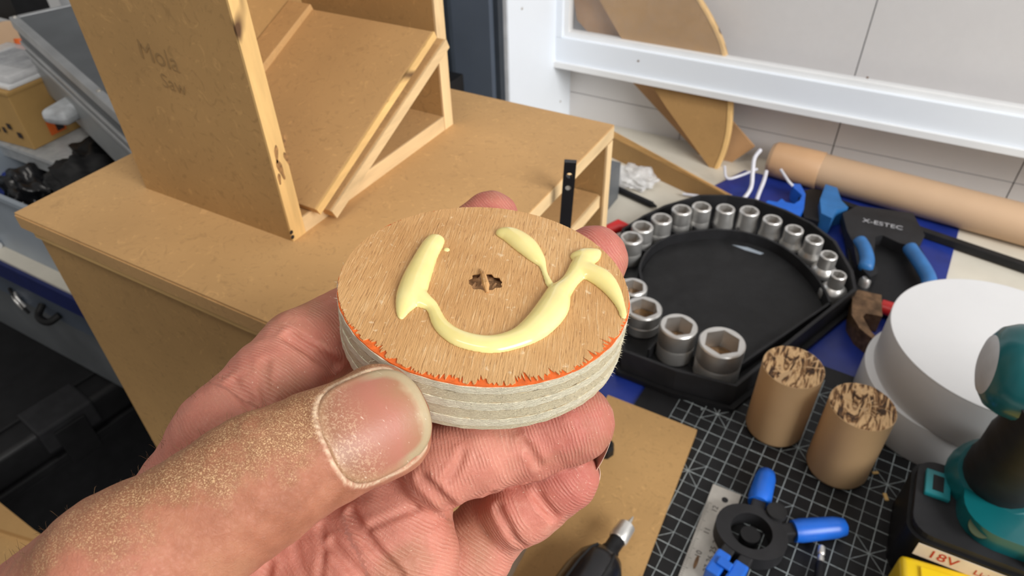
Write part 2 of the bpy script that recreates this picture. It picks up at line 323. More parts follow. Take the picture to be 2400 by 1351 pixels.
for k in (2, 8, 14):
    for j in (-14, -8, -2, 4):
        if True: line(G(-k*.0101-.0101, j*.0101-.0101), G(-k*.0101+.0101, j*.0101+.0101), .0004); line(G(-k*.0101+.0101, j*.0101-.0101), G(-k*.0101-.0101, j*.0101+.0101), .0004)
grid = new('printed_grid', gb, M['print'], cm)
for i in range(8):
    text('printed_number', str(i+1), .0036, frame_mat(G(-.012-.0202*i, -.0215)+np.array([0, 0, zc+.0001]), ex, (0, 0, 1)), M['print'], cm, .00003)
for i in range(9):
    text('printed_scale', '0 1 2 3 4 5', .0022, frame_mat(G(-.105, -.02-.0202*(i-4))+np.array([0, 0, zc+.0001]), ex, (0, 0, 1)), M['print'], cm, .00003)
# MDF sheet lying on the mat, under the hand
zs0 = zc+.0002; sh = [onz(*p, zs0+.006)[:2] for p in ((1634, 1008), (1425, 926), (1150, 1000), (1090, 1500), (1470, 1440))]
e = unit(sh[4]-sh[0]); sh[4] = sh[0]+e*.19; sh[1] = sh[0]+(sh[1]-sh[0])*1.0; sh = [sh[0], sh[1], sh[1]+e*.19, sh[4]]
sheet = new('mdf_sheet', prism(sh, zs0, zs0+.006), M['mdf_face'], bev=.0005); tag(sheet, 'flat rectangular MDF sheet lying on the cutting mat below the hand', 'board')
zsh = zs0+.006
# black octagonal knob
q = onz(1415, 1058, zsh); kn = new('rubber_stopper', lathe(q, (0, 0, 1), [(0, .0075), (.006, .0075), (.009, .006)], 8), M['black'], bev=.0006); tag(kn, 'small black faceted stopper on the MDF sheet behind the ring finger', 'stopper')
# rotary driver
tip = onz(1484, 1212, zsh+.014); tail = onz(1375, 1372, zsh+.0172); ax = unit(tail-tip)
dr = thing('rotary_tool', 'black rotary tool with a silver chuck on the MDF sheet', 'tool', (tail[0], tail[1], zsh))
new('bit', lathe(tip, ax, [(0, .0004), (.004, .0013), (.009, .0016)], 8), M['steel'], dr, smooth=40)
new('chuck', lathe(tip+ax*.0065, ax, [(0, .003), (.002, .0056), (.013, .0062), (.0145, .0055)], 20), M['chrome'], dr, smooth=40)
new('collar', lathe(tip+ax*.0205, ax, [(0, .0050), (.008, .0050), (.009, .0058), (.013, .0058)], 20), M['black'], dr, smooth=40)
bd = new('body', lathe(tip+ax*.0325, ax, [(0, .005), (.003, .011), (.010, .0150), (.022, .0170), (.05, .0175), (.085, .013), (.09, .010)], 28), M['blackmetal'], dr, smooth=50)
for k in (-1, 1):
    pts = [tip+ax*(.036+s)+np.array([0, 0, 1])*r_*.99*math.cos(.5)+unit(np.cross(ax, (0, 0, 1)))*k*r_*math.sin(.5) for s, r_ in ((0, .0120), (.006, .0150), (.018, .0170), (.04, .0178))]
    new('grip_rib', tube(pts, .0009, 6), M['blacksoft'], bd)
# steel ruler
r0, r1 = onz(1671, 1137, zc), onz(1735, 1167, zc); rd = unit(onz(1590, 1351, zc)-r0); rw = np.linalg.norm(r1-r0); rn = unit(np.cross((0, 0, 1), rd)); 
if (r1-r0)@rn < 0: rn = -rn
ru = thing('steel_ruler', 'worn steel ruler lying on the cutting mat beside the blue clamp', 'ruler', (*(r0+rd*.1)[:2], zc))
P2 = lambda u, v: r0+rd*u+rn*v
new('blade', prism([P2(0, 0)[:2], P2(.20, 0)[:2], P2(.20, rw)[:2], P2(0, rw)[:2]], zc+.0001, zc+.0011), M['steel'], ru, bev=.0002)
new('hang_hole', lathe((*P2(.009, rw*.55)[:2], zc+.0005), (0, 0, 1), [(0, .0022), (.00075, .0022)], 14), M['charcoal'], ru)
tb = B()
for k in range(120):
    for v0, L in ((0, .0022 if k % 5 else .0036), (rw, -.002 if k % 5 else -.0034)):
        a_ = P2(.016+k*.0015, v0); b_ = P2(.016+k*.0015, v0+L); n_ = rd*.00012
        tb.faces.new([tb.verts.new((*q[:2], zc+.00116)) for q in (a_-n_, b_-n_, b_+n_, a_+n_)])
new('graduations', tb, M['inkblack'], ru)
for i, s in enumerate(('21', '22', '23', '24', '25', '26', '27')):
    text('number', s, .0052, frame_mat((*P2(.020+.0072*i, rw*.73)[:2], zc+.00115), -rd, (0, 0, 1)), M['inkblack'], ru, .00003)
for i, s in enumerate(('12', '11', '10')):
    text('number', s, .0052, frame_mat((*P2(.019+.0185*i, rw*.35)[:2], zc+.00115), -rd, (0, 0, 1)), M['inkblack'], ru, .00003)
new('rust_spot', prism([P2(.062+.004*math.cos(t)*1.3, rw*.36+.0012*math.sin(t))[:2] for t in np.linspace(0, 2*PI, 12, endpoint=False)], zc+.0011, zc+.00122), M['rust'], ru)
# spring clamps ----------------------------------------------------------------
def spring_clamp(label, pts, z, scale=1.0, mat_h='blue', mat_b='charcoal'):
    # pts: pixel anchors: centre of the body, end of handle one, end of handle two, jaw tip
    c, h1, h2, j = [onz(*p, z+.008) for p in pts]; t = thing('spring_clamp', label, 'clamp', (c[0], c[1], z)); S = scale
    pv = c+(unit(h1-c)+unit(h2-c))*.012*S
    ring_ = []
    for q in np.linspace(0, 2*PI, 36, endpoint=False):
        r_ = .0185*S*(1+.08*math.cos(2*q)); ring_.append((c[0]+r_*math.cos(q), c[1]+r_*math.sin(q)))
    hole = [(c[0]+.0115*S*math.cos(q), c[1]+.0115*S*math.sin(q)) for q in np.linspace(0, 2*PI, 36, endpoint=False)]
    bm = B(); v = [[bm.verts.new((*p, zz)) for p in L] for L, zz in ((ring_, z+.001), (ring_, z+.013), (hole, z+.013), (hole, z+.001))]
    for A_, C_ in zip(v, v[1:]+v[:1]):
        for i in range(36): bm.faces.new((A_[i], A_[(i+1) % 36], C_[(i+1) % 36], C_[i]))
    new('body', bm, M[mat_b], t, bev=.0012, smooth=40)
    new('spring', lathe((*c[:2], z+.001), (0, 0, 1), [(0, .0055*S), (.008, .0055*S)], 20), M['black'], t)
    new('pivot', lathe((*pv[:2], z+.012), (0, 0, 1), [(0, .0062*S), (.003, .0056*S)], 20), M['blacksoft'], t, smooth=40)
    for h in (h1, h2):
        a = c+unit(h-c)*.013*S; L = np.linalg.norm(h-a); Mx = frame_mat((*a[:2], z+.001), (h-a)*np.array([1, 1, 0]), (0, 0, 1))
        new('arm', box((0, -.004*S, 0), (L*.5, .004*S, .011), None, Mx), M[mat_b], t, bev=.0015)
        new('grip', lathe(a+unit(h-a)*L*.28+np.array([0, 0, .0]), h-a, [(0, .0062*S), (L*.1, .0068*S), (L*.55, .0062*S), (L*.68, .005*S), (L*.72, .002*S)], 20), M[mat_h], t, smooth=50)
    for k in (-1, 1):
        d = unit(j-c); n_ = np.array([-d[1], d[0], 0]); a = c+d*.014*S+n_*k*.005*S; Mx = frame_mat((*a[:2], z+.0005), d, (0, 0, 1))
        new('jaw', box((0, -.0035*S, 0), (np.linalg.norm(j-c)*.55, .0035*S, .012), None, Mx), M[mat_b], t, bev=.001)
    d = unit(j-c); Mx = frame_mat((*(c+d*.026*S)[:2], z+.0004), d, (0, 0, 1))
    for k in (-1, 1):
        new('jaw_pad', box((-.004*S, k*.0052*S-.004*S, 0), (.012*S, k*.0052*S+.004*S, .0145), None, Mx), M['blue'], t, bev=.0015)
    new('pad_tooth', box((.001*S, -.006*S, .0145), (.006*S, .002*S, .0165), None, Mx), M['blue'], t, bev=.0008)
    return t
spring_clamp('black spring clamp with two bright blue handles on the cutting mat', ((1758, 1255), (1798, 1105), (1985, 1235), (1700, 1345)), zc, 1.12)
# chromed pin tool in front of the clamp
p0, p1 = onz(1926, 1280, zc+.006), onz(1918, 1372, zc+.006); ax = unit(p1-p0); pt = thing('nail_punch', 'slim black rod with a shiny chrome tip below the clamp', 'tool', (*p0[:2], zc))
new('tip', lathe(p0, ax, [(0, .0012), (.001, .0022), (.006, .0024), (.007, .0017), (.009, .0022), (.012, .0018), (.0122, .0015)], 14), M['chrome'], pt, smooth=40)
new('shaft', lathe(p0+ax*.012, ax, [(0, .0022), (.002, .003), (.05, .003)], 14), M['black'], pt, smooth=40)
# dowel offcuts -----------------------------------------------------------------
def endgrain():
    m, nt, p = nodes('scorched_end_grain'); v = coords(nt, (1, 1, 1)); s = nt.nodes.new('ShaderNodeSeparateXYZ'); nt.links.new(v, s.inputs[0])
    dv = N(nt, 'ShaderNodeMapping'); dv.inputs['Rotation'].default_value = (0, 0, .7); dv.inputs['Scale'].default_value = (150, 34, 1); nt.links.new(v, dv.inputs[0])
    n1 = noise(nt, dv.outputs[0], 1.0, 3, .6, 2.0); nt.links.new(ramp(nt, n1, [(.40, (.045, .02, .008)), (.47, (.26, .13, .05)), (.52, (.66, .43, .22))]), p.inputs['Base Color'])
    p.inputs['Roughness'].default_value = .8; bump(nt, p, n1, .5, .001); return m
M['endgrain'] = endgrain()
for (bxp, h_, r_, lab) in (((1812, 1003), .066, .0205, 'pale wooden dowel offcut with scorched top, nearer the socket tray'), ((1958, 1096), .066, .0205, 'pale wooden dowel offcut with scorched top, next to the white round boxes')):
    q = onz(*bxp, zc); d = thing('wooden_dowel', lab, 'dowel', (q[0], q[1], zc), 'scorched wooden dowel offcuts')
    new('body', lathe((q[0], q[1], zc), (0, 0, 1), [(0, r_-.0035), (.0015, r_-.001), (.004, r_), (h_-.0006, r_), (h_-.0004, r_-.0004)], 48), M['kraftwood'] if 'kraftwood' in M else M['mdf'], d, smooth=40)
    bm = B(); c0 = None; n = 48; rings = []
    for r2 in (r_-.0001, r_*.97, r_*.7, r_*.45, r_*.2):
        rings.append([bm.verts.new((q[0]+r2*math.cos(t), q[1]+r2*math.sin(t), zc+h_+(random.uniform(-.0006, .0005) if r2 < r_*.98 else -.0006))) for t in np.arange(n)*2*PI/n])
    for A_, C_ in zip(rings, rings[1:]):
        for i in range(n): bm.faces.new((A_[i], A_[(i+1) % n], C_[(i+1) % n], C_[i]))
    bm.faces.new(rings[-1]); new('burnt_end', bm, M['endgrain'], d)
# white round boxes
lo_c = np.array([.1040, .461]); up_c = np.array([.1185, .4655])
for nm, c_, r_, z0, z1, lab in (('round_box', lo_c, .0625, zc, .038, 'lower white round card box under the other, beside the dowel'), ('round_box', up_c, .0715, .038, .078, 'upper white round card box stacked on another, lid facing up')):
    t = thing(nm, lab, 'box', (*c_, z0), 'white round card boxes')
    new('wall', lathe((*c_, z0), (0, 0, 1), [(0, r_-.0006), (.001, r_), (z1-z0-.002, r_), (z1-z0-.001, r_-.0002)], 96), M['paper'], t, smooth=40)
    new('lid', lathe((*c_, z1-.0011), (0, 0, 1), [(0, r_-.0002), (.0009, r_), (.0011, r_-.0005)], 96), M['paper'], t)
# wood chips
for (x, y, s, r_) in ((2075, 1167, .0028, 2.0), (2051, 1110, .0022, .6)):
    q = onz(x, y, zc); ch = new('wood_chip', box((-s, -s*.45, 0), (s, s*.45, s*.5), None, Matrix.Translation(q) @ Matrix.Rotation(r_, 4, 'Z')), M['dust'], bev=.0004)
    tag(ch, 'tiny tan wood chip on the mat, the chunkier one' if s > .0025 else 'tiny thin tan wood sliver on the mat beside the dowel', 'wood chip', 'wood chips on the cutting mat')
# cordless drill ----------------------------------------------------------------
fL, fR = onz(2126, 1246, .046), onz(2400, 1350, .046); dl = unit(fR-fL); dw = np.array([-dl[1], dl[0], 0]); S0 = np.array([fL[0], fL[1], 0.0])
dz_ = thing('cordless_drill', 'teal and black cordless drill standing on its battery', 'drill', (*(S0+dl*.06+dw*.035)[:2], zc))
def foot(u0, u1, v0, v1, rr=.012, n=6):
    out = []
    for (cu_, cv_, a0) in ((u1-rr, v1-rr, 0), (u0+rr, v1-rr, PI/2), (u0+rr, v0+rr, PI), (u1-rr, v0+rr, 1.5*PI)):
        for k in range(n+1):
            a = a0+k*PI/2/n; out.append((S0+dl*(cu_+rr*math.cos(a))+dw*(cv_+rr*math.sin(a)))[:2])
    return out
Md = frame_mat(S0, dl, (0, 0, 1))
bt = new('battery', prism(foot(0, .125, 0, .062), zc, .042), M['black'], dz_, bev=.002, smooth=40)
new('battery_cap', prism(foot(.002, .123, .002, .060), .0422, .047), M['charcoal'], dz_, bev=.0015)
new('foot_shell', prism(foot(.024, .120, .008, .062, .020), .0472, .060), M['teal'], dz_, bev=.005, seg=4, smooth=50)
Ml = frame_mat((*S0[:2], .0345), dl, -dw)
lb = new('rating_label', box((.008, -.0058, .0001), (.062, .0058, .0005), None, Ml), M['label'], dz_, bev=.0002)
new('label_red', box((.0622, -.0058, .0001), (.112, .0058, .0005), None, Ml), M['redprint'], dz_)
text('lettering', '18V', .0100, Ml @ Matrix.Translation((.0225, 0, .0006)), M['redprint'], dz_, .0001)
text('lettering', 'Li-ion', .0062, Ml @ Matrix.Translation((.046, -.001, .0006)), M['redprint'], dz_, .0001)
lt = new('latch', box((.060, .0035, .0472), (.092, .0105, .0565), None, Md), M['teal2'], dz_, bev=.0012)
new('latch_slot', box((.063, .0031, .0512), (.089, .0036, .0532), None, Md), M['black'], lt)
new('button', box((.006, .030, .0472), (.020, .050, .0505), None, Md), M['teal2'], dz_, bev=.001)
new('button_slot', box((.010, .034, .0505), (.016, .046, .0508), None, Md), M['black'], dz_)
new('sticker', lathe((*(S0+dl*.034+dw*.0135)[:2], .0558), (0, -.4, 1), [(0, .0062), (.0008, .0062)], 20), M['olive'], dz_)
h0 = onz(2338, 1128, .056); h1 = onz(2490, 940, .165)
hp = [h0, h0+(h1-h0)*.25, h0+(h1-h0)*.6, h1]
new('handle', tube(smoothline(hp, 6), [.0205]*6+[.019]*6+[.018]*6+[.018], 22), M['blacksoft'], dz_, smooth=60)
new('handle_collar', lathe(h0-np.array([0, 0, .002]), h1-h0, [(0, .0275), (.006, .0265), (.014, .0225)], 28), M['teal'], dz_, smooth=60)
m0 = at(2408, 876, .345); md = unit(dl*.9+np.array([.25, .1, .02]))
hs = new('motor_housing', lathe(m0-md*.018, md, [(0, .0135), (.0005, .0155), (.004, .0205), (.010, .0235), (.02, .0255), (.05, .028), (.13, .030), (.16, .022)], 32), M['teal'], dz_, smooth=50)
new('lit_bevel', lathe(m0-md*.0205, md, [(0, .004), (.001, .0105), (.0025, .0150), (.0035, .0158)], 32), M['ltgrey'], hs, smooth=50)  # light grey paints in the lit bevel of the teal rubber
e1 = unit(np.cross(md, (0, 0, 1))); e2 = np.cross(e1, md)
for k in range(5):
    a = -1.2+.24*k; nrm = e1*math.cos(a)+e2*math.sin(a)
    q = m0+md*.006+nrm*.0247; Mx = frame_mat(q, md, nrm); new('vent_slot', box((-.007, -.0013, -.002), (.007, .0013, .0007), None, Mx), M['black'], hs)
# yellow case in front
yy = [onz(*p, .030) for p in ((2110, 1296), (2370, 1372), (2420, 1440), (2104, 1440))]
yc = thing('yellow_case', 'bright yellow plastic case in front of the drill battery', 'case', (*np.mean(yy, 0)[:2], zc))
yd = unit(yy[1]-yy[0]); yn = np.array([yd[1], -yd[0], 0]); My = frame_mat((*yy[0][:2], 0), yd, (0, 0, 1))
new('body', box((0, -.06, zc), (.11, 0, .030), None, My), M['yellow'], yc, bev=.004, seg=3, smooth=50)
new('raised_panel', box((.010, -.05, .030), (.10, -.006, .0315), None, My), M['yellow'], yc, bev=.001)
# ---------------------------------------------------------------- socket tray
TZ = zc+.0004
outline_px = [(1462, 826), (1440, 700), (1440, 600), (1462, 540), (1510, 510), (1560, 486), (1640, 462), (1705, 462), (1770, 472), (1840, 497), (1900, 527), (1955, 570), (1995, 640), (2003, 682), (1722, 908), (1585, 872)]
op = [onz(x, y, .024)[:2] for x, y in outline_px]
tr = thing('socket_tray', 'black plastic socket tray with a round well on the navy mat', 'tray', (*np.mean(op, 0), TZ))
new('base', prism(op, TZ, .010), M['black'], tr, bev=.001)
new('outer_wall', wallstrip(op, .003, TZ+.0002, .026, True), M['charcoal'], tr, bev=.0006)
new('base_flange', wallstrip([(np.array(p)-np.mean(op, 0))*1.035+np.mean(op, 0) for p in op], .004, TZ, .0075, True), M['black'], tr, bev=.0008)
rim_px = [(1700, 868), (1640, 846), (1560, 800), (1522, 770), (1545, 722), (1530, 690), (1505, 660), (1500, 628), (1510, 600), (1535, 572), (1575, 552), (1630, 541), (1690, 538), (1750, 545), (1810, 565), (1860, 595), (1900, 632), (1928, 670), (1946, 708)]
rp_ = smoothline([(*onz(x, y, .022)[:2], 0) for x, y in rim_px[6:]], 5)
new('well_rim', wallstrip(rp_, .0022, .0098, .022), M['charcoal'], tr, bev=.0005)
q1, q2 = onz(1946, 708, .022), onz(1720, 862, .022)
new('well_rim', wallstrip([q1, q2], .0022, .0098, .021), M['charcoal'], tr, bev=.0004)
wc = np.mean(rp_, 0); new('well_floor', prism([(np.array(p[:2])-wc[:2])*.97+wc[:2] for p in list(rp_)+[q2, onz(1560, 790, .022)]], .0099, .0112), M['slatefloor'] if 'slatefloor' in M else M['blacksoft'], tr)
M['recess'] = plain('greasy_recess', (.16, .085, .03), .35, .3, .6, 250, .2)
def socket(px, py, r, h, fl, lab, zt=None):
    q = onz(px, py, .010+h); o = np.array([q[0], q[1], .0102]); n = 36; bm = B(); H = h
    if fl: prof = [(0, fl*.93), (.0012, fl), (H*.30, fl), (H*.36, fl*.96), (H*.5, r*1.02), (H*.55, r), (H-.0008, r), (H, r-.0007)]
    else: prof = [(0, r*.95), (.001, r), (H*.42, r), (H*.45, r*.97), (H*.48, r), (H-.001, r), (H, r-.0009)]
    lathe(o, (0, 0, 1), prof, n, bm, False)
    bm.verts.ensure_lookup_table(); top = bm.verts[-n:]; a0 = random.uniform(0, 1); hx = r*.80
    def hexr(t): t = (t+a0) % (PI/3)-PI/6; return hx*math.cos(PI/6)/math.cos(t)
    e1 = np.array([0, -1, 0]); ring = []; c = o+np.array([0, 0, H])
    ths = [math.atan2(v.co.y-c[1], v.co.x-c[0]) for v in top]
    r1 = [bm.verts.new((c[0]+hexr(t)*math.cos(t), c[1]+hexr(t)*math.sin(t), c[2]-.0003)) for t in ths]
    for i in range(n): bm.faces.new((top[i], top[(i+1) % n], r1[(i+1) % n], r1[i]))
    bot = bm.verts[:n]; bm.faces.new(list(bot)[::-1])
    # inner wall
    r2 = [bm.verts.new((v.co.x, v.co.y, c[2]-H*.55)) for v in r1]
    for i in range(n): bm.faces.new((r1[i], r1[(i+1) % n], r2[(i+1) % n], r2[i]))
    bm.faces.new(r2)
    s = new('wrench_socket', bm, M['chrome'], org=o, smooth=35); tag(s, lab, 'socket', 'chrome sockets in the black tray')
    new('hex_recess', prism([(c[0]+hexr(t)*.97*math.cos(t), c[1]+hexr(t)*.97*math.sin(t)) for t in np.arange(24)*2*PI/24], c[2]-H*.549, c[2]-H*.5), M['recess'], s)
    return s
names = ['twelfth', 'eleventh', 'tenth', 'ninth', 'eighth', 'seventh', 'sixth', 'fifth', 'fourth', 'third', 'second']
arc = [(1480, 557), (1506, 531), (1551, 512), (1598.5, 491), (1645, 484), (1701, 489), (1757, 494), (1811, 514.5), (1862, 537.6), (1909.5, 561), (1943, 598), (1966, 644)]
for i, (x, y) in enumerate(arc):
    r = .0108-.0003*i if i < 6 else [.0096, .0092, .0087, .0083, .0077, .0069][i-6]
    fl = 0 if i < 5 else [.0100, .0102, .0105, .0108, .0112, .0116, .0116][i-5]
    lab = 'smallest chrome socket, at the right end of the tray arc' if i == 11 else f'chrome socket, {names[i]} from the small right end of the tray arc'
    socket(x, y, r, .026 if i > 4 else .028, fl, lab)
for (x, y, r, h, lab) in ((1591, 764, .0150, .032, 'large chrome socket with a brown recess, second from the tray corner'), (1693, 802, .0178, .034, 'largest chrome socket, at the near corner of the tray'), (1509, 722, .0155, .022, 'large chrome socket beside the plywood disc rim, third from the tray corner'), (1484, 672, .0125, .020, 'chrome socket half hidden behind the plywood disc rim')):
    socket(x, y, r, h, 0, lab)
mids = [((a[0]+b[0])/2, (a[1]+b[1])/2) for a, b in zip(arc, arc[1:])]
for x, y in mids:
    a = onz(x, y+32, .018); k = int(np.argmin(np.linalg.norm(rp_[:, :2]-a[:2], axis=1))); b = rp_[k]; d = unit(a[:2]-wc[:2])
    new('divider', wallstrip([b[:2], b[:2]+d*.020], .0016, .0100, .019), M['charcoal'], tr)
for pa, pb in (((1650, 790), (1625, 838)), ((1548, 790), (1520, 822))):
    new('divider', wallstrip([onz(*pa, .02), onz(*pb, .02)], .0018, .0100, .021), M['charcoal'], tr)
# pale blue grey streak on the well floor
new('pale_streak', prism([onz(x, y, .0113)[:2] for x, y in ((1716, 574), (1752, 580), (1790, 594), (1782, 597), (1745, 586))], .0111, .01135), M['tub'], tr)
# ---------------------------------------------------------------- behind the tray
Yb = .765
# reddish board leaning on the wall and big half-round board in front of it
bz = ony(1640, 392, .74)
def leaning(name, label, px, yb, yt, th, mat, edge, n=1):
    # outline pixels lying on a plane that leans from (yb at z=0) to (yt at z=.2)
    out = []
    for x, y in px:
        d = ray(x, y); k = (yt-yb)/.2; s = (yb+k*CAM[2])/(d[1]-k*d[2]); out.append(CAM+d*s)
    nrm = unit(np.array([0, -1, (yt-yb)/.2])); bm = B(); a = [bm.verts.new(p) for p in out]; b = [bm.verts.new(p-nrm*th) for p in out]; m = len(out)
    bm.faces.new(a); o_side = B()
    bm.faces.new(b[::-1])
    for i in range(m): bm.faces.new((a[i], b[i], b[(i+1) % m], a[(i+1) % m]))
    o = new(name, bm, mat); tag(o, label, 'board'); ep = [out[i] for i in range(m)]
    return o, out, nrm
bb, _, _ = leaning('mdf_board', 'reddish brown board leaning on the wall behind the half-round board', [(1345, 0), (1352, 46), (1470, 180), (1650, 375), (1690, 398), (1768, 345), (1720, 290), (1640, 200), (1560, -60), (1345, -60)], .772, .792, .004, M['mdf_red'], None)
arcp = smoothline([(1600, -60, 0), (1652, 20, 0), (1688, 90, 0), (1706, 160, 0), (1713, 225, 0), (1710, 300, 0), (1698, 355, 0), (1680, 398, 0)], 5)[:, :2]
hr, outp, nr = leaning('half_round_board', 'half-round MDF board leaning behind the white window sash', [tuple(p) for p in arcp]+[(1662, 392), (1560, 250), (1462, 100), (1405, 0), (1370, -60)], .748, .777, .008, M['mdf_dark'], None)
k = len(arcp); bm = B(); a = [bm.verts.new(p+nr*.0006) for p in outp[:k]]; b = [bm.verts.new(p-nr*.0078+np.array([.0012, 0, 0])) for p in outp[:k]]; c2 = [bm.verts.new(p+nr*.0006-np.array([.0035, 0, 0])) for p in outp[:k]]
for i in range(k-1): bm.faces.new((a[i], b[i], b[i+1], a[i+1])); bm.faces.new((c2[i], a[i], a[i+1], c2[i+1]))
new('sawn_edge', bm, M['edge_z'], hr)
# tapered board lying along the bench
za = .028
A_ = [onz(*p, za) for p in ((1428, 316), (1766, 466))]; dA = unit(A_[1]-A_[0]); nA = np.array([-dA[1], dA[0], 0])
wl = thing('mdf_strip', 'long MDF strip on edge between the big box and the sockets', 'board', (*((A_[0]+A_[1])/2)[:2], 0))
wA = .0115; pp = [A_[0]-dA*.01, A_[1]]
bm = prism([(pp[0]+nA*wA)[:2], (pp[1]+nA*wA*.35)[:2], (pp[1]-nA*.001)[:2], (pp[0]-nA*.001)[:2]], 0, za)
for v in bm.verts:
    if v.co.z > .01 and np.linalg.norm(np.array(v.co)[:2]-pp[1][:2]) < .02: v.co.z = za-.012
new('body', bm, M['mdf_dark'], wl)
bm = B(); tp = [pp[0]+nA*wA, pp[1]+nA*wA*.35, pp[1]-nA*.001, pp[0]-nA*.001]
z_ = [za, za-.012, za-.012, za]; bm.faces.new([bm.verts.new((p[0], p[1], zz+.0003)) for p, zz in zip(tp, z_)]); bmesh.ops.solidify(bm, geom=bm.faces[:], thickness=.0002)
new('sawn_edge', bm, M['edge_x'], wl)
# kraft paper tube along the wall
R_ = .0205; tl = onz(1806, 370, R_); trr = onz(2440, 537, R_); ta = unit(trr-tl)
tb_ = thing('cardboard_tube', 'long brown cardboard tube lying along the foot of the wall', 'tube', (*((tl+trr)/2)[:2], 0))
tl = tl+np.array([0, 0, .0]); Lt = .42
new('tube_wall', lathe(tl, ta, [(.0, R_-.007), (0, R_-.004), (.003, R_-.002), (.008, R_-.001), (Lt, R_), (Lt, R_-.003), (.001, R_-.007)], 40, None, False), M['kraft'], tb_, smooth=50)
new('end_wrap', lathe(tl, ta, [(.004, R_-.0012), (.012, R_-.0003), (.056, R_+.0003), (.057, R_-.0005)], 40, None, False), M['kraft2'], tb_, smooth=50)
new('end_plug', lathe(tl, ta, [(.0008, .001), (.001, .0155), (.003, .0158)], 32), M['kraft2'], tb_)
# white cables
def cable(lab, pts, r=.0022):
    q = [onz(x, y, z) for x, y, z in pts]; t = new('cable', tube(smoothline(q, 7), r, 10), M['cable'], smooth=60); tag(t, lab, 'cable', 'white cables behind the socket tray')
cable('white cable hooking down in front of the cardboard tube end', [(1782, 352, .05), (1768, 372, .046), (1764, 405, .036), (1760, 440, .024), (1742, 466, .014), (1722, 470, .010), (1712, 460, .006)])
cable('white cable running down into the socket arc', [(1796, 402, .022), (1790, 425, .018), (1778, 455, .012), (1770, 480, .006)])
cable('white cable looping below the half-round board', [(1698, 390, .020), (1704, 418, .012), (1735, 412, .010), (1775, 396, .016)], .0016)
cable('thin white cable across the cream bench left of the sockets', [(1600, 455, .004), (1640, 460, .004), (1690, 468, .004), (1735, 492, .004)], .0016)
cable('short white cable end by the bright blue clamp jaw', [(1830, 398, .024), (1848, 425, .020), (1858, 436, .018)], .0016)
# second clamp with bright blue jaws
zt = zn+.0003
c2_ = thing('quick_clamp', 'clamp with bright blue jaw pads lying below the cardboard tube', 'clamp', (*onz(1860, 480, zt)[:2], zt))
Jz = .018
jb = [onz(x, y, Jz)[:2] for x, y in ((1786, 482), (1800, 470), (1822, 474), (1832, 466), (1842, 474), (1862, 478), (1874, 470), (1880, 458), (1860, 440), (1858, 430), (1876, 432), (1888, 455), (1884, 490), (1874, 506), (1856, 500), (1810, 500), (1790, 492)) ]
new('jaw_pad', prism(jb, zt, Jz), M['blue'], c2_, bev=.001)
jb2 = [onz(x, y, Jz+.004)[:2] for x, y in ((1922, 468), (1935, 432), (1962, 440), (1972, 470), (1988, 486), (1962, 492), (1950, 512), (1925, 500))]
new('jaw_pad', prism(jb2, zt, Jz+.004), M['blue2'], c2_, bev=.0015)
new('body', prism([onz(x, y, .014)[:2] for x, y in ((1870, 450), (1905, 442), (1945, 450), (1930, 475), (1920, 520), (1885, 510))], zt, .014), M['black'], c2_, bev=.0015)
# black clamp with lettering and blue grips
zk = .012
bc = thing('bar_clamp', 'black clamp body with white lettering and curved blue grips', 'clamp', (*onz(2080, 560, zt)[:2], zt))
bpx = [(1975, 500), (2010, 482), (2140, 500), (2168, 552), (2150, 582), (2108, 570), (2070, 552), (2052, 556), (2048, 610), (2058, 640), (2040, 650), (2010, 620), (2000, 570), (1985, 540)]
new('body', prism([onz(x, y, .020)[:2] for x, y in bpx], zk-.003, .020), M['charcoal'], bc, bev=.0015)
new('lower_frame', prism([onz(x, y, zk)[:2] for x, y in ((1985, 545), (2160, 575), (2215, 680), (2190, 745), (2090, 720), (2010, 690), (1995, 640))], zt, zk-.0031), M['black'], bc, bev=.001)
g1 = [onz(x, y, .020) for x, y in ((2012, 562), (2026, 585), (2032, 610), (2028, 632))]; g2 = [onz(x, y, .020) for x, y in ((2130, 578), (2145, 600), (2165, 630), (2178, 660), (2172, 690))]
for g in (g1, g2): new('grip', tube(smoothline(g, 6), [.004]+[.0065]*(6*(len(g)-1)-1)+[.004], 14), M['blue2'], bc, smooth=60)
new('bar', box((0, -.004, 0), (.30, .004, .008), None, frame_mat((*onz(1955, 466, .01)[:2], zt), onz(2400, 616, .01)-onz(1955, 466, .01), (0, 0, 1))), M['blacksoft'], bc, bev=.001)
la, lb_ = onz(2022, 516, .0202), onz(2116, 536, .0202)
text('lettering', 'X-ESTEC', .0098, frame_mat((la+lb_)/2, lb_-la, (0, 0, 1)), M['greyprint'], bc, .00008)
new('bolt', lathe(onz(2028, 658, .014), (0, 0, 1), [(-.006, .005), (0, .005), (.003, .003)], 14), M['chrome'], bc, smooth=40)
# claw hammer
hz = .012; hm = thing('claw_hammer', 'rusty claw hammer with a red handle half under the white boxes', 'hammer', (*onz(2060, 730, zt)[:2], zt))
new('claw', prism([onz(x, y, .02)[:2] for x, y in ((1998, 690), (2012, 680), (2066, 692), (2068, 742), (2030, 735), (2022, 742), (2040, 775), (2062, 800), (2052, 800), (2015, 770), (1996, 738))], zt, .020), M['rust'], hm, bev=.002, smooth=40)
h_a, h_b = onz(2064, 718, .012), onz(2150, 745, .012); new('handle', tube([h_a, h_a+(h_b-h_a)*.5, h_b], [.0075, .008, .008], 16, flat=.8), M['red'], hm, smooth=50)
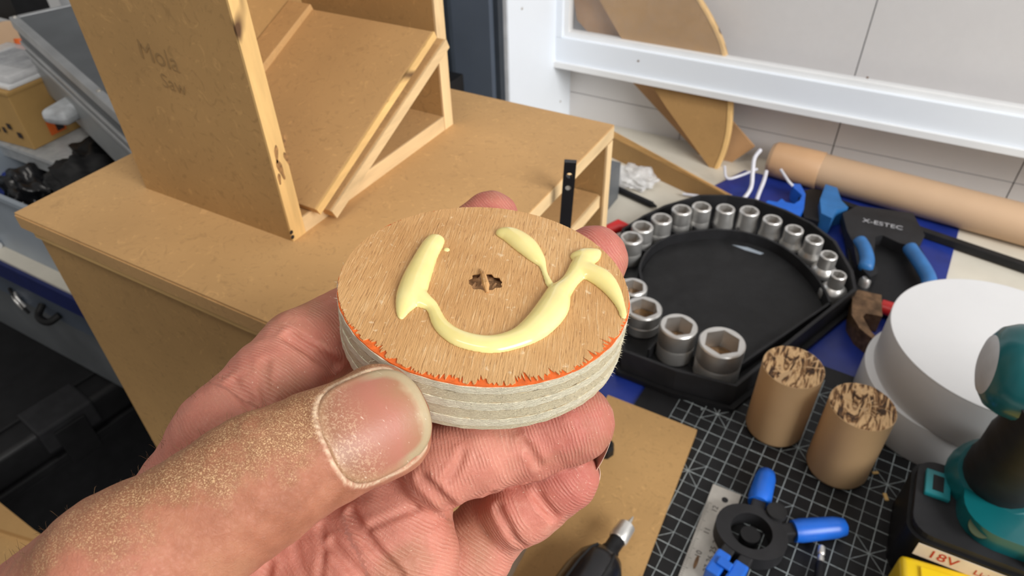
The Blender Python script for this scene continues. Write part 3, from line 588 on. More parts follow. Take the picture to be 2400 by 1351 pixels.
# bits left of the tray
gb_ = onz(1432, 470, 0); tbx = thing('small_case', 'grey green metal case squeezed between the big box and the bench clutter', 'case', (*onz(1436, 530, 0)[:2], 0))
xg0 = bx1+.004; ya, yb_ = onx(1450, 560, xg0+.03)[1], .60
qa = onz(1452, 385, .045); 
new('body', box((qa[0]-.05, qa[1]-.09, 0), (qa[0], qa[1]+.004, .045)), M['casegrey'], tbx, bev=.006, seg=3, smooth=50)
new('latch', box((qa[0]-.0005, qa[1]-.06, .02), (qa[0]+.002, qa[1]-.04, .032)), M['chrome'], tbx, bev=.0006)
p0, p1 = onz(1445, 442, .004), onz(1528, 480, .004); pn = thing('marker_pen', 'black pen lying on the cream bench left of the sockets', 'pen', (*p0[:2], 0))
new('barrel', rod(p0, p1, .0035, .0035, 14), M['black'], pn, smooth=40); new('pen_tip', rod(p1, p1+unit(p1-p0)*.006, .003, .0012, 12), M['blacksoft'], pn, smooth=40)
# crumpled clear bag
q = onz(1490, 412, .012); bm = B(); bmesh.ops.create_icosphere(bm, subdivisions=4, radius=1)
for v in bm.verts:
    n_ = v.co.copy(); f = 1+.22*math.sin(7*n_.x+3*n_.y)*math.sin(6*n_.y+2*n_.z)+.12*math.sin(13*n_.z+9*n_.x)
    v.co = Vector((q[0]+n_.x*.022*f, q[1]+n_.y*.018*f, max(.0005, .010+n_.z*.011*f)))
tag(new('plastic_bag', bm, M['bag'], smooth=60), 'crumpled clear plastic bag on the cream bench by the MDF strip', 'bag')
q = onz(1470, 532, .02); rdp = thing('pliers', 'red handled tool end peeking out beside the socket arc', 'tool', (*q[:2], TZ)); new('grip', tube([q+np.array([-.02, -.012, -.006]), q+np.array([-.008, -.002, 0]), q+np.array([.004, .002, -.002])], [.006, .007, .003], 14), M['red'], rdp, smooth=60)
new('shank', tube([q+np.array([-.05, -.035, -.009]), q+np.array([-.019, -.011, -.006])], [.005, .006], 12), M['black'], rdp, smooth=60)
# perforated black bar standing behind the disc
b0 = at(1337, 378, .345); b1 = at(1322, 560, .375); ups = unit(b0-b1); wv = unit(np.cross(ups, ray(1330, 450))); zb_ = b0-ups*.30
pb = thing('perforated_bar', 'flat black metal bar with two holes standing behind the plywood disc', 'bar', zb_)
Mx = frame_mat(b0, wv, -ups); hw = 14.5/F*.345; hs_ = [33/F*.36, 66/F*.36]
# bar with real holes: strips around octagonal openings
bm = B(); D = .0016; Lb = .30; rh = hw*.50
def slab(poly):
    f = [bm.verts.new(Mx @ Vector((x, D, z))) for x, z in poly]; b = [bm.verts.new(Mx @ Vector((x, -D, z))) for x, z in poly]; n = len(poly)
    bm.faces.new(f); bm.faces.new(b[::-1])
    for i in range(n): bm.faces.new((f[i], b[i], b[(i+1) % n], f[(i+1) % n]))
zc_ = 0
for hz_ in hs_:
    slab([(-hw, zc_), (hw, zc_), (hw, hz_-hw), (-hw, hz_-hw)])
    for s_ in (-1, 1):
        arc_ = [(s_*rh*math.sin(t), hz_-rh*math.cos(t)) for t in np.linspace(0, PI, 13)]
        slab([(0, hz_-hw), (s_*hw, hz_-hw), (s_*hw, hz_+hw), (0, hz_+hw)]+arc_[::-1])
    zc_ = hz_+hw
slab([(-hw, zc_), (hw, zc_), (hw, Lb), (-hw, Lb)])
new('bar_body', bm, M['blackmetal'], pb)
new('rivet', lathe(b0-ups*hs_[1], np.cross(wv, ups), [(-.001, rh*1.02), (.001, rh*1.02)], 16), M['steel'], pb)
# ---------------------------------------------------------------- left: shelf and its clutter
ys = .235
shf = struct(new('trim_2', box((-1.5, ys, -.022), (-.376, .60, 0)), M['cream'], bev=.001), 'cream shelf at the left with a navy front edge')
new('front_edging', box((-1.5, ys-.004, -.026), (-.376, ys-.0001, -.003)), M['navydark'], shf, bev=.001)
# grey blue tub
f = lambda x, y, Y=.25: ony(x, y, Y)
tL = f(0, 560)[0]-.05; tR = f(185, 660)[0]+.02
tu = thing('storage_tub', 'blue grey plastic tub on the cream shelf, filled with clutter', 'tub', ((tL+tR)/2, .31, 0)); hz1 = f(40, 480)[2]
for lo, hi in (((tL, .25, .0), (tR, .254, hz1)), ((tL, .462, 0), (tR, .466, hz1)), ((tL, .254, 0), (tL+.004, .462, hz1)), ((tR-.004, .254, 0), (tR, .462, hz1)), ((tL+.004, .254, 0), (tR-.004, .462, .004))):
    new('tub_wall' if hi[2] > .01 else 'tub_floor', box(lo, hi), M['tub'], tu, bev=.0008)
new('tub_rim', wallstrip([(tL-.002, .248), (tR+.002, .248), (tR+.002, .466), (tL-.002, .466)], .007, hz1, hz1+.005, True), M['tub'], tu, bev=.001)
p0, p1 = f(-8, 580, .243), f(36, 668, .243); wp = thing('paint_pen', 'white marker with a black cap in front of the tub', 'pen', (*p1[:2], 0)); p1[2] = max(p1[2], .006)
new('barrel', rod(p0, p0+(p1-p0)*.8, .006, .006, 16), M['white'], wp, smooth=40); new('cap', rod(p0+(p1-p0)*.8, p1, .0066, .0066, 16), M['black'], wp, smooth=40)
# crumpled things in the tub
def crumple(name, lab, cat, c, sx, sy, sz, mat, seed=1.0, zmin=None, sub=4):
    bm = B(); bmesh.ops.create_icosphere(bm, subdivisions=sub, radius=1); r0 = random.uniform(0, 6)
    for v in bm.verts:
        n_ = v.co.copy(); g = 1+.18*math.sin(6*n_.x+3*n_.y+r0)*math.cos(5*n_.y+4*n_.z+seed)+.10*math.sin(14*n_.z+9*n_.x+r0)+.05*math.sin(31*n_.y+17*n_.x)
        z = c[2]+n_.z*sz*g; v.co = Vector((c[0]+n_.x*sx*g, c[1]+n_.y*sy*g, z if zmin is None else max(zmin, z)))
    return tag(new(name, bm, mat, smooth=70), lab, cat)
crumple('black_bag', 'crumpled dark plastic bag in the left of the tub', 'bag', f(80, 450, .298), .036, .024, .026, M['blackmetal'], 1, .005)
crumple('blue_cloth', 'blue cloth bunched at the far left above the tub', 'cloth', f(5, 440, .30), .045, .02, .022, M['navy'], 2)
crumple('dark_pouch', 'dark pouch stuffed in the tub next to the big box', 'pouch', f(200, 420, .295), .036, .026, .020, M['blacksoft'], 3)
crumple('cable_heap', 'black bundle of gear above the dark pouch, against the crate', 'bundle', f(245, 372, .335), .038, .026, .016, M['black'], 5)
# lidded clear box under the cardboard box
def openbox(t, lo, hi, th, mat, name='wall'):
    x0_, y0_, z0_ = lo; x1_, y1_, z1_ = hi
    for a, b in (((x0_, y0_, z0_), (x1_, y0_+th, z1_)), ((x0_, y1_-th, z0_), (x1_, y1_, z1_)), ((x0_, y0_+th, z0_), (x0_+th, y1_-th, z1_)), ((x1_-th, y0_+th, z0_), (x1_, y1_-th, z1_)), ((x0_+th, y0_+th, z0_), (x1_-th, y1_-th, z0_+th))):
        new(name, box(a, b), mat, t, bev=th*.3)
cA, cB = f(-40, 400, .31), f(178, 392, .31); zt1 = f(60, 352, .31)[2]; zb1 = f(100, 398, .31)[2]
cb = thing('clear_container', 'clear plastic container of dark parts under the cardboard box', 'container', ((cA[0]+cB[0])/2, .38, zb1)); openbox(cb, (cA[0], .31, zb1), (cB[0], .45, zt1-.004), .003, M['clear'])
new('lid', box((cA[0]-.003, .307, zt1-.004), (cB[0]+.003, .453, zt1)), M['clear'], cb, bev=.001)
new('contents', box((cA[0]+.005, .316, zb1+.004), (cB[0]-.006, .44, zt1-.009)), M['blacksoft'], cb, bev=.004)
new('support_block', box((cA[0], .33, .005), (cB[0]-.02, .385, zb1)), M['black'], tu)
# cardboard box, turned
zc1 = zt1+.0002; k0 = onz(82, 352, zc1); ka = unit(onz(150, 318, zc1)-k0); kb_ = unit(onz(0, 330, zc1)-k0); kh = .062
kn_ = np.array([-ka[1], ka[0], 0]); 
if kn_@kb_ < 0: kn_ = -kn_
cbx = thing('cardboard_box', 'small brown cardboard box with black print on its side', 'box', (*(k0+ka*.05+kn_*.05)[:2], zc1))
top_k = onz(30, 262, zc1+kh)
Mk = frame_mat((*k0[:2], zc1), ka, (0, 0, 1)); sy_ = 1 if np.array(Mk.col[1])[:3]@kn_ > 0 else -1
new('body', box((0, min(0, sy_*.11), 0), (.085, max(0, sy_*.11), kh-.004), None, Mk), M['card'], cbx, bev=.001)
new('lid_flap', box((-.001, min(0, sy_*.111)-.001, kh-.004), (.086, max(0, sy_*.111)+.001, kh), None, Mk), M['card'], cbx, bev=.0008)
for i in range(7):
    a, b = .012+.011*i, random.uniform(.014, .024); s_ = random.uniform(.002, .0045)
    Mf = Mk @ Matrix.Translation((-.0011, sy_*a, b)); new('printed_mark', box((-.0002, -s_, -.003), (.0001, s_*.6, .003), None, Mf), M['inkblack'], cbx)
for i in range(3):
    Mf = Mk @ Matrix.Translation((-.0011, sy_*(.03+.012*i), .04)); new('printed_mark', box((-.0002, -.0015, -.0015), (.0001, .0012, .0012), None, Mf), M['inkblack'], cbx)
new('sticker', box((.022, -sy_*.0012-.0001, .006), (.040, -sy_*.0012+.0002, .021), None, Mk), M['orange'], cbx)
new('sticker_black', box((.030, -sy_*.0016-.0001, .008), (.038, -sy_*.0016+.0002, .019), None, Mk), M['inkblack'], cbx)
# bag with white tray on top of it
ztop = zc1+kh
bt_ = thing('parts_bag', 'shiny plastic bag of parts with a white edge on the cardboard box', 'bag', (*(k0+ka*.045+kn_*.05)[:2], ztop))
new('tray', box((.004, min(0, sy_*.10), 0), (.08, max(0, sy_*.10), .004), None, Mk @ Matrix.Translation((0, 0, kh+.0003))), M['white'], bt_, bev=.001)
new('film', box((.008, min(0, sy_*.095), .0045), (.077, max(0, sy_*.095), .012), None, Mk @ Matrix.Translation((0, 0, kh))), M['bag'], bt_, bev=.003)
new('dark_insert', box((.04, min(sy_*.02, sy_*.08), .0048), (.072, max(sy_*.02, sy_*.08), .009), None, Mk @ Matrix.Translation((0, 0, kh))), M['slate'], bt_, bev=.001)
# rolled beige material with orange end
rq = ony(20, 110, .52); ro = thing('paper_roll', 'beige paper roll with an orange band at the far left', 'roll', (rq[0], rq[1], rq[2]-.035))
new('roll', rod(ony(-110, 118, .50), ony(34, 100, .52), .030, .030, 28), M['kraft'], ro, smooth=50)
new('band', rod(ony(47, 92, .51), ony(56, 138, .50), .008, .006, 16), M['orange'], ro, smooth=50)
new('bead', lathe(ony(66, 150, .50), (0, 0, 1), [(-.012, .004), (-.008, .012), (0, .015), (.008, .012), (.012, .003)], 18), M['mdf_red'], ro, smooth=60)
# translucent tub lid
l0 = ony(118, 290, .30); lid = thing('tub_lid', 'frosted plastic tub lid tucked under the grey case', 'lid', (l0[0]+.04, .35, l0[2]))
Ml_ = frame_mat(l0, onz(215, 232, l0[2])-l0, (0, 0, 1)) ; new('lid_shell', box((-.004, -.024, 0), (.075, .004, .014), None, Ml_), M['frost'], lid, bev=.009, seg=3, smooth=50)
# aluminium edged grey case, lying tilted
z_c = .205; a0, a1 = onz(22, 42, z_c), onz(330, 318, z_c); da = unit(a1-a0); na = np.array([-da[1], da[0], 0])
if na@(onz(200, 60, z_c)-a0) < 0: na = -na
ac = thing('tool_case', 'flat grey tool case with aluminium edges lying behind the crate', 'case', (*(a0+da*.12+na*.08)[:2], z_c-.07)); Ma = frame_mat((*a0[:2], z_c), da, (0, 0, 1)); sy2 = 1 if np.array(Ma.col[1])[:3]@na > 0 else -1
def cbox(u0, u1, v0, v1, z0, z1): return box((u0, min(v0*sy2, v1*sy2), z0), (u1, max(v0*sy2, v1*sy2), z1), None, Ma)
LL = min(np.linalg.norm(a1-a0), (-.385-a0[0])/da[0]); WW = .20
new('lower_shell', cbox(.001, LL-.001, .001, WW-.001, -.075, -.030), M['shellgrey'], ac, bev=.002)
new('upper_shell', cbox(.001, LL-.001, .001, WW-.001, -.027, -.001), M['casegrey'], ac, bev=.002)
new('top_sheet', cbox(.007, LL-.007, .007, WW-.007, -.001, .0006), M['casegrey'], ac)
for v0, v1 in ((-.0005, .007), (WW-.007, WW+.0005)): new('edge_rail', cbox(0, LL, v0, v1, -.010, .001), M['alu'], ac, bev=.001)
for u0, u1 in ((-.0005, .007), (LL-.007, LL+.0005)): new('edge_rail', cbox(u0, u1, .007, WW-.007, -.010, .001), M['alu'], ac, bev=.001)
for z0, z1 in ((-.026, -.022), (-.036, -.031)): new('edge_rail', cbox(0, LL, -.0008, .003, z0, z1), M['alu'], ac, bev=.0008)
for u in (.006, LL*.72): new('rivet', lathe(np.array(Ma @ Vector((u, sy2*.004, .001))), (0, 0, 1), [(0, .0022), (.0012, .0014)], 10), M['steel'], ac)
bk = new('stand_box', box((a0[0]-.10, .47, 0), (-.40, .59, z_c-.0752)), M['black'], bev=.003); tag(bk, 'black crate under the grey tool case', 'crate')
tag(new('black_case', box((ony(-200, 20, .55)[0], .55, ony(10, 44, .55)[2]), (ony(34, 20, .55)[0], .60, .5)), M['black'], bev=.004), 'black upright case at the top left corner', 'case')
# ---------------------------------------------------------------- under the shelf: black tool case
zk0 = -.20
kc = onz(330, 862, zk0); k2 = onz(-60, 1112, zk0); dk = unit(k2-kc); nk = np.array([-dk[1], dk[0], 0])
if nk@(onz(100, 800, zk0)-kc) < 0: nk = -nk
bt2 = thing('black_tool_case', 'big black plastic tool case with a latch below the shelf', 'case', (*(kc+dk*.15+nk*.15)[:2], -.75)); Mt = frame_mat((*kc[:2], 0), dk, (0, 0, 1)); s3 = 1 if np.array(Mt.col[1])[:3]@nk > 0 else -1
def tbox(u0, u1, v0, v1, z0, z1): return box((u0, min(v0*s3, v1*s3), z0), (u1, max(v0*s3, v1*s3), z1), None, Mt)
new('lid', tbox(-.30, .34, 0, .34, zk0-.045, zk0), M['black'], bt2, bev=.008, seg=3, smooth=50)
new('lid_panel', tbox(-.26, .30, .035, .30, zk0, zk0+.004), M['black'], bt2, bev=.002)
new('seam_rib', tbox(-.30, .34, -.004, .02, zk0-.058, zk0-.0455), M['black'], bt2, bev=.002)
new('body', tbox(-.29, .33, .004, .33, -.75, zk0-.0585), M['black'], bt2, bev=.008, seg=3)
lq = onz(110, 945, zk0); lu = (lq-np.array([kc[0], kc[1], zk0]))@dk
lt2 = new('latch', tbox(lu-.032, lu+.032, -.009, .042, zk0-.03, zk0+.006), M['charcoal'], bt2, bev=.003)
new('latch_tab', tbox(lu-.018, lu+.018, -.0125, -.0092, zk0-.06, zk0-.004), M['black'], lt2, bev=.0012)
# grey lidded box tucked under the shelf edge
g_ = ony(60, 690, .25)
gx = thing('grey_crate', 'grey plastic crate tucked right under the shelf edge', 'crate', (-.62, .36, -.197))
new('rim', box((-1.3, .245, -.082), (-.40, .26, -.030)), M['slate'], gx, bev=.002)
new('body', box((-1.29, .2602, -.195), (-.41, .55, -.032)), M['casegrey'], gx, bev=.002)
for i, (x, y) in enumerate(((40, 690), (52, 700), (62, 716), (48, 706))):
    q = ony(x, y, .2445); new('clip', tube(smoothline([q+np.array([-.008, -.001, .006]), q+np.array([0, -.004, .002]), q+np.array([.004, -.003, -.008])], 4), .0018, 6), M['chrome'] if i % 2 else M['black'], gx, smooth=60)
q = ony(125, 732, .2445); new('hook', tube(smoothline([q+np.array([-.014, -.001, .006]), q+np.array([-.008, -.012, 0]), q+np.array([.008, -.012, -.002]), q+np.array([.014, -.001, .002])], 5), .004, 10), M['black'], gx, smooth=60)
# shiny bag behind the box corner and floor-level board
crumple('foil_scrap', 'small shiny foil scrap low beside the big box corner', 'foil', onz(322, 1000, -.30), .012, .03, .03, M['alu'], 4)
w0 = [onz(x, y, -.16) for x, y in ((0, 1237), (175, 1312), (120, 1420), (-200, 1420), (-200, 1190))]
pb2 = thing('mdf_offcut', 'MDF offcut board low at the bottom left corner', 'board', (*np.mean(w0, 0)[:2], -.17)); new('face', prism([p[:2] for p in w0], -.172, -.160), M['mdf_face'], pb2, bev=.001)
w1 = [onz(x, y, -.155) for x, y in ((-10, 1172), (82, 1246), (150, 1290), (-60, 1225))]
new('raised_strip', prism([p[:2] for p in w1], -.1598, -.152), M['mdf_dark'], pb2, bev=.001)
new('legs', box((w0[3][0]+.02, w0[3][1]+.0, -.75), (w0[3][0]+.05, w0[3][1]+.03, -.172)), M['mdf_dark'], pb2)
# ---------------------------------------------------------------- implicit surfaces (surface nets)
def surfnet(fn, lo, hi, h):
    lo = np.array(lo, float); K = 4; n = (np.ceil((np.array(hi)-lo)/(h*K)).astype(int)+1)*K
    cs = [lo[i]+(np.arange(n[i]//K)*K+(K-1)/2)*h for i in range(3)]
    g = np.stack(np.meshgrid(*cs, indexing='ij'), -1).reshape(-1, 3); Vc = fn(g).reshape([len(c) for c in cs])
    V = Vc.repeat(K, 0).repeat(K, 1).repeat(K, 2).astype(np.float32)
    idx = np.argwhere(np.abs(V) < h*K*1.3); V[idx[:, 0], idx[:, 1], idx[:, 2]] = fn(lo+idx*h)
    ins = V < 0; s = [slice(None, -1), slice(1, None)]
    cnt = sum(ins[s[a], s[b], s[c]].astype(np.int8) for a in (0, 1) for b in (0, 1) for c in (0, 1))
    act = np.argwhere((cnt > 0) & (cnt < 8)); vid = -np.ones(cnt.shape, np.int64); vid[tuple(act.T)] = np.arange(len(act))
    pos = np.zeros((len(act), 3)); num = np.zeros(len(act)); cor = [np.array(c) for c in np.ndindex(2, 2, 2)]
    for a in cor:
        for ax in range(3):
            if a[ax]: continue
            b = a.copy(); b[ax] = 1; va = V[tuple((act+a).T)]; vb = V[tuple((act+b).T)]; m = (va < 0) != (vb < 0)
            t = np.where(m, va/np.where(m, va-vb, 1), 0); p = np.repeat(a[None].astype(float), len(act), 0); p[:, ax] += t
            pos[m] += p[m]; num[m] += 1
    verts = lo+(act+pos/num[:, None])*h; quads = []
    for ax in range(3):
        o1, o2 = [(1, 2), (2, 0), (0, 1)][ax]; A = [slice(1, -1)]*3; A[ax] = slice(0, -1); Bs = [slice(1, -1)]*3; Bs[ax] = slice(1, None)
        d = ins[tuple(A)].astype(np.int8)-ins[tuple(Bs)].astype(np.int8); e = np.argwhere(d != 0); sg = d[tuple(e.T)]; e = e.copy()
        base = e.copy(); base[:, o1] += 1; base[:, o2] += 1
        def cell(i, j): c = base.copy(); c[:, o1] -= i; c[:, o2] -= j; return vid[tuple(c.T)]
        q = np.stack([cell(1, 1), cell(0, 1), cell(0, 0), cell(1, 0)], 1); q[sg < 0] = q[sg < 0][:, ::-1]; quads.append(q)
    return verts, np.concatenate(quads)
def cap(p, a, b, r1, r2):
    ba = b-a; pa = p-a; t = np.clip(pa@ba/(ba@ba), 0, 1); return np.linalg.norm(pa-t[:, None]*ba, axis=1)-(r1+(r2-r1)*t)
def smin(a, b, k): h_ = np.maximum(k-np.abs(a-b), 0)/k; return np.minimum(a, b)-h_*h_*k*.25
def grad(fn, p, e=.15):
    return np.stack([fn(p+np.eye(3)[i]*e)-fn(p-np.eye(3)[i]*e) for i in range(3)], 1)/(2*e)
def np_mesh(name, v, f):
    me = bpy.data.meshes.new(name); me.vertices.add(len(v)); me.vertices.foreach_set('co', np.asarray(v, np.float32).ravel())
    me.loops.add(f.size); me.loops.foreach_set('vertex_index', f.ravel().astype(np.int32)); me.polygons.add(len(f))
    me.polygons.foreach_set('loop_start', np.arange(len(f), dtype=np.int32)*f.shape[1]); me.update(calc_edges=True); me.validate(); me.shade_smooth(); return me
# ---------------------------------------------------------------- plywood disc
DC = np.array([-.0700, .1067, .3175]); DN = unit([.068, .0789, .9946]); DR = .034; DTK = .013
DX = unit(CR-DN*(CR@DN)); DY = np.cross(DN, DX)
def dp(u, v, w=0.0): return DC+DX*u+DY*v+DN*w
def ondisc(x, y): d = ray(x, y); q = CAM+d*(((DC-CAM)@DN)/(d@DN))-DC; return np.array([q@DX, q@DY])
def wn(t, seed, amp, freqs): return sum(amp/len(freqs)*math.sin(f_*t+seed*7.3+f_*1.7*seed) for f_ in freqs)
def face_mat():
    m, nt, p = nodes('plywood_face'); v = coords(nt, (1, 1, 1)); R_ = N(nt, 'ShaderNodeMapping'); nt.links.new(v, R_.inputs[0])
    gdir = math.atan2(DY[1]*1.0+DX[1]*.12, DY[0]*1.0+DX[0]*.12); R_.inputs['Rotation'].default_value = (0, 0, -gdir); R_.inputs['Scale'].default_value = (1, 1, 1)
    s1 = N(nt, 'ShaderNodeMapping'); s1.inputs['Scale'].default_value = (140, 1900, 400); nt.links.new(R_.outputs[0], s1.inputs[0])
    s2 = N(nt, 'ShaderNodeMapping'); s2.inputs['Scale'].default_value = (260, 3200, 400); nt.links.new(R_.outputs[0], s2.inputs[0])
    f1 = noise(nt, s1.outputs[0], 1.0, 4, .6, .3); f2 = noise(nt, s2.outputs[0], 1.0, 3, .6); big = noise(nt, v, 45, 3)
    c = ramp(nt, big, [(.3, (.50, .26, .095)), (.55, (.60, .335, .135)), (.75, (.66, .40, .18))])
    c = mixc(nt, math_(nt, 'MULTIPLY', ramp(nt, f1, [(.56, (0, 0, 0)), (.68, (1, 1, 1))]), .5), c, (.80, .57, .32))
    c = mixc(nt, math_(nt, 'MULTIPLY', ramp(nt, f2, [(.57, (0, 0, 0)), (.69, (1, 1, 1))]), .75), c, (.30, .14, .05))
    rd = N(nt, 'ShaderNodeTexNoise', Scale=600.0); nt.links.new(v, rd.inputs['Vector']); c = mixc(nt, math_(nt, 'MULTIPLY', ramp(nt, rd.outputs[0], [(.66, (0, 0, 0)), (.75, (1, 1, 1))]), .5), c, (.85, .68, .45))
    nt.links.new(c, p.inputs['Base Color']); p.inputs['Roughness'].default_value = .6; bump(nt, p, math_(nt, 'ADD', f1, math_(nt, 'MULTIPLY', f2, -.8)), .45, .0006); return m
def ply_mat(name, c, scl):
    m, nt, p = nodes(name); v = coords(nt, (1, 1, 3.0)); f1 = noise(nt, v, scl, 6, .7, 1.0); f3 = noise(nt, coords(nt, (1, 1, 8)), 130, 3, .6)
    cc = ramp(nt, f1, [(.28, tuple(x*.84 for x in c)), (.5, c), (.75, tuple(min(1, x*1.15) for x in c))]); cc = mixc(nt, math_(nt, 'MULTIPLY', ramp(nt, f3, [(.62, (0, 0, 0)), (.72, (1, 1, 1))]), .3), cc, tuple(x*.62 for x in c))
    nt.links.new(cc, p.inputs['Base Color']); p.inputs['Roughness'].default_value = .8; bump(nt, p, f1, .9, .0009); return m
M['face'] = face_mat(); M['ply1'] = ply_mat('cream_ply', (.95, .87, .66), 900); M['ply2'] = ply_mat('end_grain_ply', (.92, .80, .55), 1500); M['glue_line'] = plain('dark_glue_line', (.36, .28, .17), .8, 0, .8, 700)
M['paintrim'] = plain('orange_red_paint', (.72, .135, .02), .45, 0, .25, 500, .2); M['holewood'] = plain('torn_hole_wood', (.30, .16, .07), .8, 0, .6, 500, .6)
disc = thing('plywood_disc', 'round plywood disc with a frayed orange rim held in the hand', 'disc', DC-DN*DTK)
def ring_solid(rout, w0, w1, rin=0.0, n=240, hole=None):
    bm = B(); th = np.arange(n)*2*PI/n; ro = [rout(t) for t in th]
    loops = [[bm.verts.new(dp(r*math.cos(t), r*math.sin(t), w_)) for r, t in zip(ro, th)] for w_ in (w0, w1)]
    for i in range(n): bm.faces.new((loops[0][i], loops[0][(i+1) % n], loops[1][(i+1) % n], loops[1][i]))
    ri = rin if rin else .0
    if ri:
        hl = [[bm.verts.new(dp(*(hole(t)), w_)) for t in th] for w_ in (w0, w1)]
        for i in range(n):
            j = (i+1) % n; bm.faces.new((loops[1][i], loops[1][j], hl[1][j], hl[1][i])); bm.faces.new((loops[0][j], loops[0][i], hl[0][i], hl[0][j])); bm.faces.new((hl[0][i], hl[1][i], hl[1][j], hl[0][j]))
    else: bm.faces.new(loops[1]); bm.faces.new(loops[0][::-1])
    return bm
hc = ondisc(1137, 661)
def hole(t, r=.0033): k = r*(1+wn(t, 2.2, .14, (3, 7, 11)))*(1 if r < .0036 else 1); return hc+np.array([k*math.cos(t)*1.18, k*math.sin(t)])
lay = [(.0006, .0024, 'ply1'), (.0024, .0027, 'glue_line'), (.0027, .0049, 'ply2'), (.0049, .0051, 'glue_line'), (.0051, .0071, 'ply1'), (.0071, .0074, 'glue_line'), (.0074, .0097, 'ply2'), (.0097, .0099, 'glue_line'), (.0099, .0118, 'ply1'), (.0118, .0119, 'glue_line'), (.0119, .0130, 'ply2')]
for i, (a, b, mt) in enumerate(lay):
    amp = .0002 if 'ply' in mt else .0001; off = .0 if mt != 'glue_line' else -.00006
    rf = lambda t, i=i, amp=amp, off=off, mt=mt: DR+off+(.00008 if mt == 'ply1' else -.00008)+wn(t, i+1, amp, (5, 11, 23, 47, 61))
    new('glue_line' if mt == 'glue_line' else 'ply', ring_solid(rf, -b, -a, .003, 240, lambda t: hole(t, .0052)), M[mt], disc, smooth=30)
def front(t):          # how much the veneer is chipped back, mostly along the near rim
    a = math.degrees(t) % 360; k = math.exp(-((a-272)/38)**2)+.7*math.exp(-((a-318)/22)**2)+.55*math.exp(-((a-225)/20)**2)+.25*math.exp(-((a-130)/25)**2)
    return k
jag = rng.uniform(0, 1, 720); jag = .55*jag+.45*np.interp(np.arange(720), np.arange(0, 720, 9), rng.uniform(0, 1, 80))
def vr(t): i = int((t % (2*PI))/(2*PI)*720) % 720; return DR-.00012-front(t)*.0036*jag[i]**2.6*1.3-.0001*jag[i]
new('painted_layer', ring_solid(lambda t: DR-.00005+wn(t, 9, .00015, (7, 17, 41)), -.0006, -.00028, .003, 300, lambda t: hole(t, .0040)), M['paintrim'], disc)
new('face_veneer', ring_solid(vr, -.00028, .0, .003, 720, hole), M['face'], disc)
bm = B(); lathe(dp(*hc, -.012), DN, [(0, .0056), (.0106, .0056)], 24, bm)
for k in range(9):
    a = random.uniform(0, 6.28); q = hc+np.array([math.cos(a), math.sin(a)])*random.uniform(.0012, .0034); tube([dp(*q, -.0018), dp(*(q+np.array([.0006, .0008])), random.uniform(-.0011, -.0003))], [.0006, .0002], 6, bm)
new('pilot_hole_fibres', bm, M['holewood'], disc)
new('torn_splinter', tube([dp(*(hc+np.array(q)), w_) for q, w_ in (((-.0012, .0045), .0003), ((-.0004, .0015), .0006), ((.0002, -.0018), .0005), ((.0006, -.0042), .0001))], [.0003, .0007, .0009, .0003], 8), M['face'], disc)
bm = B()
for k in range(900):          # loose wood fibres along the rim
    a = math.radians(random.gauss(-20, 50)) if k % 3 else random.uniform(0, 2*PI); w_ = -random.uniform(.0003, .0126); L_ = random.uniform(.0003, .0011)
    p = np.array(dp(DR*math.cos(a), DR*math.sin(a), w_)); o_ = unit(DX*math.cos(a)+DY*math.sin(a)+.6*(np.array([random.gauss(0, 1) for _ in range(3)]))); s_ = unit(np.cross(o_, DN))*.00006
    f_ = [bm.verts.new(x) for x in (p-s_, p+s_, p+o_*L_)]; f2 = bm.verts.new(p+DN*.00008); bm.faces.new(f_); bm.faces.new((f_[0], f2, f_[2])); bm.faces.new((f_[1], f_[2], f2))
tag(new('rim_fibres', bm, M['ply1'], disc), None, None, None, 'stuff')
# ---------------------------------------------------------------- glue bead (one connected bead)
gl = [[(1020, 566, 25), (1000, 600, 27), (978, 650, 32), (962, 695, 31), (945, 728, 14), (940, 748, 3)], [(968, 690, 26), (992, 708, 20), (1013, 722, 13), (1035, 765, 17), (1080, 797, 22), (1150, 810, 24), (1215, 795, 26), (1258, 768, 33), (1293, 727, 36), (1308, 690, 28)],
      [(1290, 672, 9), (1278, 645, 5.5), (1270, 622, 8), (1256, 605, 20), (1230, 577, 31), (1200, 555, 28), (1178, 548, 18)], [(1308, 690, 28), (1335, 662, 20), (1362, 628, 27), (1374, 600, 24)], [(1350, 604, 15), (1376, 604, 27), (1398, 592, 12)], [(1362, 632, 26), (1405, 652, 30), (1435, 684, 20), (1455, 722, 9), (1461, 745, 6)]]
sgs = []
for ch in gl:
    q = [(np.array([*ondisc(x, y), 0])*1000, r*.0965) for x, y, r in ch]
    sm = smoothline([(*a[:2], r) for a, r in q], 4); q = [(np.array([x, y, 0.0]), max(r, .2)) for x, y, r in sm]
    for (a, r1), (b, r2) in zip(q, q[1:]): sgs.append((a, b, r1, r2))
def glue_sdf(p):
    out = np.full(len(p), 50.0); ps = p*np.array([1, 1, 1.55])
    for a, b, r1, r2 in sgs: out = smin(out, cap(ps, a, b, r1, r2), .9)
    return np.maximum(out, -(p[:, 2]+.05))
ga = np.array([x for s_ in sgs for x in (s_[0], s_[1])]); gv, gf = surfnet(glue_sdf, (*(ga.min(0)-5)[:2], -.8), (*(ga.max(0)+5)[:2], 3.2), .28); gv = gv/1000; gw = DC+gv[:, :1]*DX+gv[:, 1:2]*DY+(gv[:, 2:]+.00002)*DN
mg, nt, p = nodes('yellow_wood_glue'); nt.links.new(ramp(nt, noise(nt, coords(nt), 90, 3), [(.3, (.84, .70, .27)), (.7, (.88, .76, .34))]), p.inputs['Base Color']); p.inputs['Roughness'].default_value = .18
